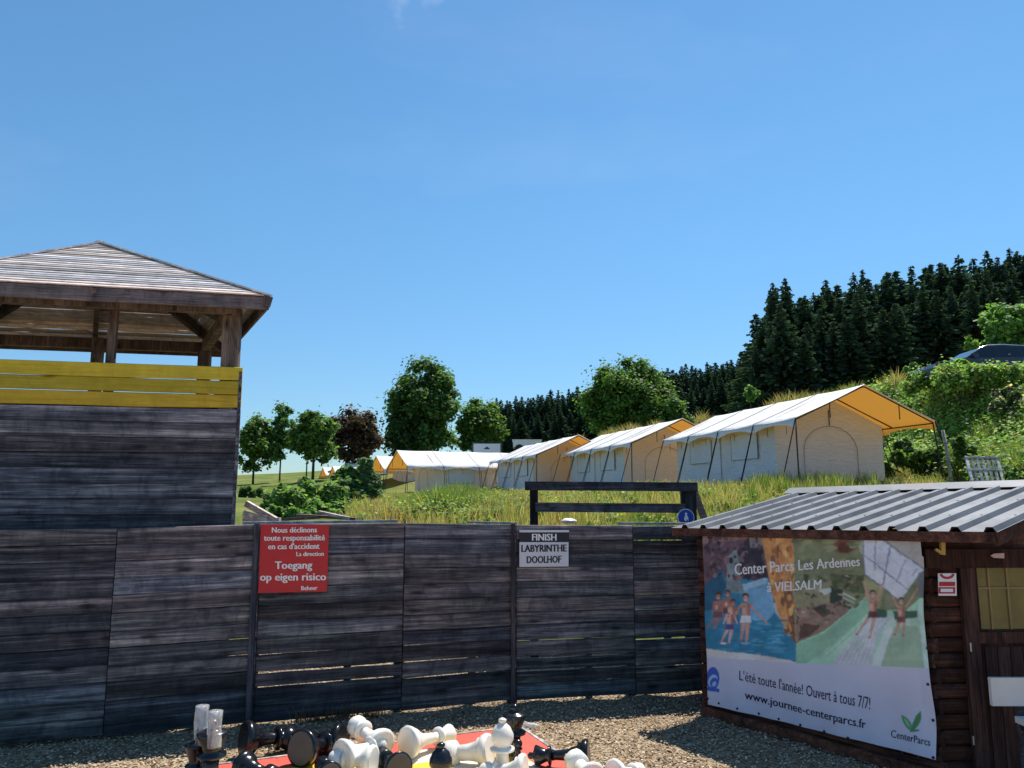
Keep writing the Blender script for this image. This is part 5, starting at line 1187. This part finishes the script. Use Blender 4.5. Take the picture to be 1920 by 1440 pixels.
tree('oak_tree', 'very wide light green tree in front of the spruce forest', 1180, 862, 112, 186, 660, GREEN * 1.1, 34000, .42, .45, 66, low_v=850)
tree('oak_tree', 'lower rounded tree joined to the right of the wide tree', 1250, 862, 108, 106, 722, LGREEN, 12000, .38, .3, 28, low_v=850)
tree('young_tree', 'pale green young tree above the parked car', 1896, 680, 46, 120, 566, LGREEN * 1.25, 9000, .22, .10, 30, low_v=672)
tree('young_tree', 'small round yellow green bush tree left of the car roof', 1827, 690, 46, 30, 628, BGREEN * .8, 1500, .16, .06, 10, low_v=664)
tree('young_tree', 'small light green tree at the forest edge below the near spruces', 1408, 760, 80, 30, 722, LGREEN * 1.2, 1800, .26, .08, 10, low_v=758)

# spruces: four patterns, copies share mesh data
def spruce_mesh(seed, H=16.0, R=2.9):
    r = np.random.default_rng(seed); P_, A_2, B_2, C_2 = [], [], [], []
    z = H * .05
    while z < H * .992:
        f = 1 - z / H; n_ = int(5 + 6 * f); rad = (R * f ** .92 + .06) * (.72 + .5 * r.random()) * (1.0 if r.random() > .15 else .6)
        a0 = r.random() * 6.28; up = .25 * (1 - f)
        for k in range(n_):
            a = a0 + 6.283 * k / n_ + r.normal(0, .25); rr = rad * (.55 + .60 * r.random()); d = np.array([math.cos(a), math.sin(a), 0]); s_ = np.array([-d[1], d[0], 0])
            m_ = max(1, int(rr / .27)); sh = .75 + .5 * r.random()
            for j in range(m_):
                g = (j + .7) / m_; dr = rr * (up * g - .34 * g ** 1.2 + .20 * max(0, g - .6))
                c0 = d * rr * g + np.array([0, 0, z + dr]) + r.normal(0, .035, 3); wdt = (.27 * (1.1 - g) + .07) * min(1, .25 + 1.5 * f) * (.7 + .6 * r.random())
                ax = d * min(.20, .05 + rr * .3) + np.array([0, 0, -.05 + .03 * r.normal()]); L = (.55 + .6 * g + .25 * r.random()) * sh
                P_.append(c0); A_2.append(ax); B_2.append(s_ * wdt + r.normal(0, .04, 3)); C_2.append(L)
                P_.append(c0 + np.array([0, 0, -.10])); A_2.append(ax + r.normal(0, .05, 3)); B_2.append(np.array([0, 0, .13 * min(1, .3 + rr)]) + s_ * .10 * r.normal()); C_2.append(L * .85)
        z += H * .016 + .16 * f
    P_ = np.array(P_); cols = np.array([.062, .104, .072])[None] * np.array(C_2)[:, None] * (.75 + .5 * r.random((len(P_), 1)))
    v, fq, cc = quads(P_, np.array(A_2), np.array(B_2), cols); return v, fq, cc
SPR = []
for s_ in range(5):
    v, f, cc = spruce_mesh(100 + s_, 16.0, [3.4, 3.0, 3.8, 3.2, 2.8][s_]); t_ = thing('spruce_tree', 'x', 'tree')
    MB().tube([(0, 0, -.5), (0, 0, 8), (0, 0, 15.8)], [.24, .15, .02], 7).build('trunk', M['bark'], t_); fast_mesh('crown', v, f, M['needle'], t_, cols=cc); SPR.append([t_, False])
def spruce(x, y, H, label, group, z=None, wide=1.0):
    i = random.randrange(5); src, used = SPR[i]
    if not used: t_ = src; SPR[i][1] = True
    else: t_ = copy_tree(src)
    g = ter(x, y) if z is None else z; s = H / 16.0
    t_.location = (x, y, g - .3); t_.rotation_euler = (random.uniform(-.02, .02), random.uniform(-.02, .02), random.uniform(0, 6.28)); w2 = wide * random.uniform(.82, 1.2); t_.scale = (s * w2, s * w2, s); t_['label'] = label; t_['group'] = group
GN = 'spruces of the near forest edge on the right'; GF = 'spruces of the far forest ridge'
# near forest: skyline given by px (u, v)
sky_pts = [(1405, 640), (1418, 585), (1440, 528), (1470, 520), (1500, 560), (1525, 545), (1545, 522), (1575, 530), (1600, 508), (1622, 502), (1650, 515), (1680, 505), (1712, 497), (1745, 492), (1770, 498), (1790, 476), (1820, 482), (1850, 468), (1870, 478), (1890, 464), (1915, 480), (1945, 470), (1980, 470), (2020, 460), (2080, 455)]
for i, (u, v) in enumerate(sky_pts):
    Y = 108 + random.uniform(-3, 6); p = at(u, v, Y); g = ter(p[0], Y); lb = 'tall dark spruce on the skyline of the near forest'
    if i == 2: lb = 'left pointed spruce of the pair at the left end of the near forest'
    if i == 3: lb = 'right spruce of the pair at the left end of the near forest'
    if i == 1: lb = 'shorter spruce leaning out at the left edge of the near forest'
    if i == 0: lb = 'lowest spruce at the left edge of the near forest'
    if i > 3: lb = 'tall dark skyline spruce above the nearest tent' if u < 1650 else 'tall dark skyline spruce above the parked car'
    spruce(p[0], Y, (p[2] - g) * 1.02, lb, GN, wide=1.4)
for i in range(44):
    u = 1420 + i * 13 + random.uniform(-9, 9); Y = 106 + random.uniform(-4, 8)
    vt = np.interp(u, [a for a, b in sky_pts], [b for a, b in sky_pts]) + random.uniform(-4, 30) + 12 * math.sin(u * .045); p = at(u, vt, Y); g = ter(p[0], Y)
    spruce(p[0], Y, max(8, p[2] - g), ('dark spruce inside the near forest above the nearest tent' if u < 1650 else 'dark spruce inside the near forest behind the parked car'), GN, wide=1.5)
for i in range(30):
    u = 1405 + i * 19 + random.uniform(-8, 8); Y = 98 + random.uniform(-2, 3)
    vt = np.interp(u, [a for a, b in sky_pts], [b for a, b in sky_pts]) + random.uniform(28, 75); p = at(u, vt, Y); g = ter(p[0], Y)
    spruce(p[0], Y, max(7, p[2] - g), ('front rank spruce of the near forest above the nearest tent' if u < 1650 else 'front rank spruce of the near forest behind the parked car'), GN, wide=1.5)
for i in range(24):
    u = 1420 + i * 24 + random.uniform(-8, 8); Y = 116 + random.uniform(-2, 4)
    vt = np.interp(u, [a for a, b in sky_pts], [b for a, b in sky_pts]) + random.uniform(8, 40); p = at(u, vt, Y); g = ter(p[0], Y)
    spruce(p[0], Y, max(8, p[2] - g), ('back rank spruce of the near forest above the nearest tent' if u < 1650 else 'back rank spruce of the near forest behind the parked car'), GN, wide=1.2)
far_pts = [(905, 770), (925, 756), (960, 748), (1000, 742), (1040, 736), (1080, 732), (1130, 725), (1200, 712), (1260, 694), (1300, 688), (1340, 680), (1370, 676), (1400, 668), (1440, 660)]
for rk, (Y0, dv, n_, lb) in enumerate([(200, -6, 60, 'far spruce standing on the skyline of the distant ridge'), (190, 6, 52, 'far spruce in the middle rank of the distant forest'), (178, 32, 38, 'far spruce in the lower rank of the distant forest')]):
    for i in range(n_):
        u = 900 + (560) * (i + random.uniform(.2, .8)) / n_; Y = Y0 + random.uniform(-4, 5)
        vt = np.interp(u, [a for a, b in far_pts], [b for a, b in far_pts]) + dv + random.uniform(-7, 8); p = at(u, vt, Y); g = ter(p[0], Y)
        spruce(p[0], Y, max(9, p[2] - g), lb + (', left of the wide tree' if u < 1100 else ', right of the wide tree'), GF, wide=1.7)

# shrubs
def shrub(name, label, items, pal, n, size, cat='shrub', kind=None, mat='leaf'):
    """items: (u, v, Y, r) px centre of each clump"""
    cen = []; rad = []
    for (u, v, Y, r) in items:
        p = at(u, v, Y); R = r / F_PX * Y
        for k in range(max(4, int(r / 2.2))):
            d = randdir(1)[0] * R * 1.0 * rng.random() ** .5; cen.append(p + d); rad.append([R * .42] * 3)
    cen = np.array(cen); loc = np.array([cen[:, 0].mean(), cen[:, 1].mean(), ter(cen[:, 0].mean(), cen[:, 1].mean())])
    v, f, cc = cat_quads([leaf_cloud(cen - loc, np.array(rad), int(n * 1.5), size, pal * 1.8, .3, .9, True)])
    if kind: o = fast_mesh(name, v, f, M[mat], cols=cc, kind=kind); o.location = loc; o['label'] = label; return o
    t_ = thing(name, label, cat, tuple(loc)); fast_mesh('foliage', v, f, M[mat], t_, cols=cc)
    m = MB()
    for k in range(5): cpt = cen[rng.integers(0, len(cen))] - loc; m.tube([(rng.normal(0, .1), rng.normal(0, .1), -.2), tuple(cpt * .6), tuple(cpt)], [.04, .025, .01], 5)
    m.build('stems', M['bark'], t_); return t_
shrub('tall_shrub', 'tall dark green shrub hiding the far tents', [(650, 905, 25, 26), (676, 895, 25, 24), (668, 930, 24, 30), (640, 935, 24, 28), (690, 928, 24, 24), (640, 900, 25, 20), (655, 955, 23, 28)], DGREEN * 1.5, 11000, .11)
shrub('tall_shrub', 'pointed blue green shrub in front of the orange gable tents', [(688, 880, 24, 16), (692, 900, 24, 20), (697, 918, 24, 20), (682, 866, 24, 9)], np.array([[.06, .10, .05], [.08, .13, .06]]), 4500, .09)
shrub('low_shrub', 'low bright green shrub behind the pale frame', [(520, 940, 20, 26), (548, 928, 20, 26), (580, 926, 20, 26), (612, 930, 20, 28), (500, 948, 20, 18), (560, 955, 19, 28), (600, 958, 19, 28), (640, 960, 19, 24), (525, 965, 19, 20), (575, 972, 18.5, 20), (620, 974, 18.5, 20)], np.vstack([LGREEN * 1.1, BGREEN * .75]), 17000, .085)
shrub('low_shrub', 'small dark bush under the first tree beside the tower', [(470, 920, 50, 10), (455, 924, 50, 12), (488, 922, 48, 8)], DGREEN, 1500, .2)
# shrub thicket covering the bank: nobody could count it
n_c = 950; cu = rng.uniform(1500, 2120, n_c); tt_ = rng.random(n_c); cen = []; rad = []
crest = [(1450, 46), (1590, 41), (1670, 37), (1750, 33), (1830, 30.5), (1920, 29), (2120, 26)]; toe = [(1450, 44), (1590, 38), (1670, 30), (1750, 26.0), (1850, 22.4), (1920, 21.5), (2120, 19.5)]
for u, f in zip(cu, tt_):
    Yc = np.interp(u, [a for a, b in crest], [b for a, b in crest]) + .6; Yt = np.interp(u, [a for a, b in toe], [b for a, b in toe]); Y = Yt + (Yc - Yt) * f; x = (u - 960) / F_PX * Y * 1.005
    r = rng.uniform(.25, .62) * (1 if u > 1640 else .55); cen.append([x, Y, ter(x, Y) + r * rng.uniform(.1, .8)]); rad.append([r, r, r * rng.uniform(.6, 1)])
for _ in range(105):
    u = rng.uniform(1700, 1990); v_t = np.interp(u, [1700, 1740, 1790, 1840, 1990], [696, 688, 688, 688, 684]) + rng.uniform(2, 40); Y = rng.uniform(28.2, 29.6) if u > 1760 else rng.uniform(31, 32)
    r = rng.uniform(.22, .42); cen.append(at(u, v_t, Y)); rad.append([r, r, r * .8])
cen = np.array(cen); rad = np.array(rad); keep = ~in_tent(cen[:, 0], cen[:, 1]); cen, rad = cen[keep], rad[keep]
pal = np.vstack([BGREEN, BGREEN, GREEN * 1.5, [[.30, .38, .13]], [[.26, .20, .07]]]) * 1.25
v, f, cc = cat_quads([leaf_cloud(cen, rad * 1.1, 230000, .088, pal * 1.25, .3, 1.1, True)]); o = fast_mesh('bank_thicket', v, f, M['leaf'], cols=cc, kind='stuff'); o['label'] = 'dense bright green thicket of brambles and shrubs covering the bank'
nb_ = 26000; bu = rng.uniform(1500, 2000, nb_); bf = rng.random(nb_)
bY = np.interp(bu, [a for a, b in toe], [b for a, b in toe]); bY = bY + (np.interp(bu, [a for a, b in crest], [b for a, b in crest]) + .4 - bY) * bf
shrub('flowering_shrub', 'dark shrub with pinkish white flower heads on the bank at the right', [(1880, 735, 27, 16), (1905, 755, 26.5, 18), (1870, 760, 26.5, 14)], np.array([[.05, .08, .03], [.04, .07, .025], [.5, .40, .34], [.06, .10, .03]]), 2600, .11)
shrub('leafy_shrub', 'leafy shrub sticking up in front of the car bonnet', [(1800, 678, 29.5, 9), (1790, 692, 29.3, 13), (1810, 692, 29.3, 11), (1828, 700, 29.2, 9)], BGREEN * .9, 1500, .12)
shrub('leafy_shrub', 'light green bush left of the car bonnet at the forest foot', [(1712, 688, 36, 9), (1700, 694, 36, 8), (1725, 692, 36, 6)], LGREEN * 1.3, 700, .14)
shrub('leafy_shrub', 'dark bramble bush right of the nearest tent under the canopy corner', [(1690, 860, 26.5, 20), (1730, 870, 26, 20), (1700, 840, 27, 18), (1750, 850, 25.5, 18), (1800, 845, 24.5, 20), (1670, 880, 26.8, 14)], GREEN * .9, 6000, .12)

# grasses and meadow
def blades(x, y, h, w, pal, bend=.35, z=None):
    n = len(x); g = terr(x, y) if z is None else z; a = rng.random(n) * 6.283; s_ = np.c_[np.cos(a), np.sin(a), np.zeros(n)]
    ln = randdir(n); ln[:, 2] = 0; base = np.c_[x, y, g - .05]; cc = pal[rng.integers(0, len(pal), n)] * (.75 + .5 * rng.random((n, 1)))
    mid = base + np.c_[np.zeros(n), np.zeros(n), h * .55] + ln * (h * bend * .3)[:, None]; tip = base + np.c_[np.zeros(n), np.zeros(n), h] + ln * (h * bend)[:, None]
    W_ = w[:, None] * .5
    V_ = np.stack([base - s_ * W_, base + s_ * W_, mid + s_ * W_ * .8, mid - s_ * W_ * .8, tip], 1).reshape(-1, 3)
    b = np.arange(n)[:, None] * 5
    F_ = np.concatenate([b + [[0, 1, 2]], b + [[0, 2, 3]], b + [[3, 2, 4]]]); return V_, F_, np.repeat(cc, 5, 0)
STRAW = np.array([[.62, .48, .20], [.70, .55, .26], [.52, .42, .16], [.44, .42, .13]]); GRS = np.array([[.20, .28, .06], [.27, .34, .08], [.16, .23, .05], [.38, .40, .12]]); PINK = np.array([[.60, .38, .22], [.54, .36, .20]])
n = 120000; Y = 13.6 + 34 * rng.random(n) ** 1.5; u = rng.uniform(430, 1760, n); x = (u - 960) / F_PX * Y
patch = vnoise(x * 10 + 500, Y * 10, 17, 21) + .5 * vnoise(x * 10 + 500, Y * 10, 6, 22); keep = ~in_tent(x, Y) & ~((u < 655) & ((Y > 17) | (u > 500))); x, Y, u, patch = x[keep], Y[keep], u[keep], patch[keep]
straw = patch > .50; pk_ = (patch > .88)
h = (.10 + .34 * rng.random(len(x)) ** 1.5) * np.where(straw, 1.1, .9) * (.6 + .8 * vnoise(x * 10 + 500, Y * 10, 4, 61)) * np.clip(28 / (Y + 6), .6, 1.0); w = .010 + .0010 * Y
parts = []
for msk, pal_ in ((~straw, np.vstack([GRS, GRS, STRAW[3:]])), (straw & ~pk_, np.vstack([STRAW, GRS[3:]])), (pk_, np.vstack([PINK, STRAW]))):
    parts.append(blades(x[msk], Y[msk], h[msk], w[msk], pal_))
def join_fast(name, parts, mat, kind='stuff'):
    V_, F_, C_ = [], [], []; off = 0
    for v, f, c2 in parts: V_.append(v); F_.append(f + off); C_.append(c2); off += len(v)
    return fast_mesh(name, np.concatenate(V_), np.concatenate(F_), mat, cols=np.concatenate(C_), kind=kind)
o = join_fast('meadow_grass', parts, M['grass']); o['label'] = 'straw coloured and green meadow grass on the bank behind the fence'
# taller weeds, mound left of the tents and plumes on the bank crest
n = 16000; u = rng.normal(850, 75, n); Y = rng.uniform(18, 26, n); x = (u - 960) / F_PX * Y; k_ = (u > 690) & (u < 960) & ~in_tent(x, Y); x, Y, u = x[k_], Y[k_], u[k_]
h = (.06 + .42 * rng.random(len(x)) ** 1.8) * (.45 + vnoise(x * 20 + 400, Y * 20, 11, 51)) * (np.exp(-((u - 845) / 105) ** 2) + .15) + .15
g1 = blades(x, Y, h, np.full(len(x), .032), np.vstack([GRS, GRS, BGREEN * 1.2, STRAW[2:]]), .45)
n = 6000; u = rng.normal(720, 25, n); Y = rng.uniform(17, 22, n); x = (u - 960) / F_PX * Y; g2 = blades(x, Y, .10 + .30 * rng.random(n) ** 1.5, np.full(n, .026), np.vstack([PINK * 1.1, STRAW]), .4)
o = join_fast('tall_weeds', [g1, g2], M['grass']); o['label'] = 'tall green weeds growing in front of the long white tent'
cr = [(1095, 60), (1310, 51), (1450, 46), (1590, 41), (1670, 37.5)]
n = 9000; u = rng.uniform(1080, 1700, n); dens = vnoise(u, u * 0, 22, 9); k_ = dens > .35; u, dens = u[k_], dens[k_]
Y = np.interp(u, [a for a, b in cr], [b for a, b in cr]) + rng.uniform(-1.2, 1.2, len(u)); x = (u - 960) / F_PX * Y
h = (.15 + .80 * rng.random(len(u)) ** 1.5) * (.35 + dens) * np.where(u > 1500, .95, 1.05); g3 = blades(x, Y, h, np.full(len(u), .05), np.vstack([STRAW * .85, PINK * .75, STRAW * .7]), .6)
o = join_fast('plume_grass', [g3], M['grass']); o['label'] = 'dry feathery grass on the crest of the bank behind the tents'
n = 5000; u = rng.uniform(1400, 1640, n); Y = rng.uniform(18.5, 23.3, n); x = (u - 960) / F_PX * Y; k_ = ~in_tent(x, Y); x, Y = x[k_], Y[k_]
k2 = vnoise(x * 30 + 300, Y * 10, 12, 31) > .6; x, Y = x[k2], Y[k2]
o = join_fast('tall_weeds', [blades(x, Y, .3 + .45 * rng.random(len(x)), np.full(len(x), .03), np.vstack([GRS, STRAW[:1]]), .3)], M['grass']); o['label'] = 'scattered tall weeds in front of the nearest tent'
bx = (bu - 960) / F_PX * bY * 1.005; pk2 = vnoise(bx * 14, bY * 14, 16, 81); kb = (pk2 > .5) & ~in_tent(bx, bY)
o = join_fast('bank_grass', [blades(bx[kb], bY[kb], (.35 + .75 * rng.random(kb.sum())) * (.5 + .6 * pk2[kb]), np.full(kb.sum(), .030), np.vstack([GRS * 1.1, STRAW[2:], BGREEN]), .5)], M['grass']); o['label'] = 'long grass growing through the shrubs on the bank'
# broad leaved weeds mixed through the meadow
n_w = 1150; u = np.r_[rng.uniform(660, 1760, 850), rng.normal(850, 70, 300)]; Y = np.r_[rng.uniform(14.5, 30, 850), rng.uniform(17, 25, 300)]; x = (u - 960) / F_PX * Y; k_ = ~in_tent(x, Y) & ((vnoise(x * 10 + 500, Y * 10, 14, 71) > .45) | (np.arange(n_w) > 850)); x, Y = x[k_], Y[k_]
rr = rng.uniform(.10, .30, len(x)); cw_ = np.c_[x, Y, terr(x, Y) + rr * .6]; v, f, cc = cat_quads([leaf_cloud(cw_, np.c_[rr, rr, rr * .9], 75000, .055, np.vstack([BGREEN * 1.15, GRS, STRAW[3:]]), .3, 1.0, True)])
o = fast_mesh('meadow_weeds', v, f, M['leaf'], cols=cc, kind='stuff'); o['label'] = 'low broad leaved weeds mixed through the meadow grass'
# lawn and field grass far left is the hillside itself; dead weeds at the fence foot
n = 500; u = rng.uniform(560, 720, n); base = np.array([gnd(uu, 1352 - (uu - 560) * .085) for uu in u]); x = base[:, 0] + rng.normal(0, .03, n); Y = base[:, 1] - abs(rng.normal(0, .06, n)) - .05
o = join_fast('fence_foot_weeds', [blades(x, Y, .05 + .18 * rng.random(n) ** 2, np.full(n, .006), np.array([[.12, .06, .05], [.16, .12, .06], [.10, .08, .05]]), .5, z=np.full(n, .05))], M['grass']); o['label'] = 'dry reddish weeds at the foot of the fence'
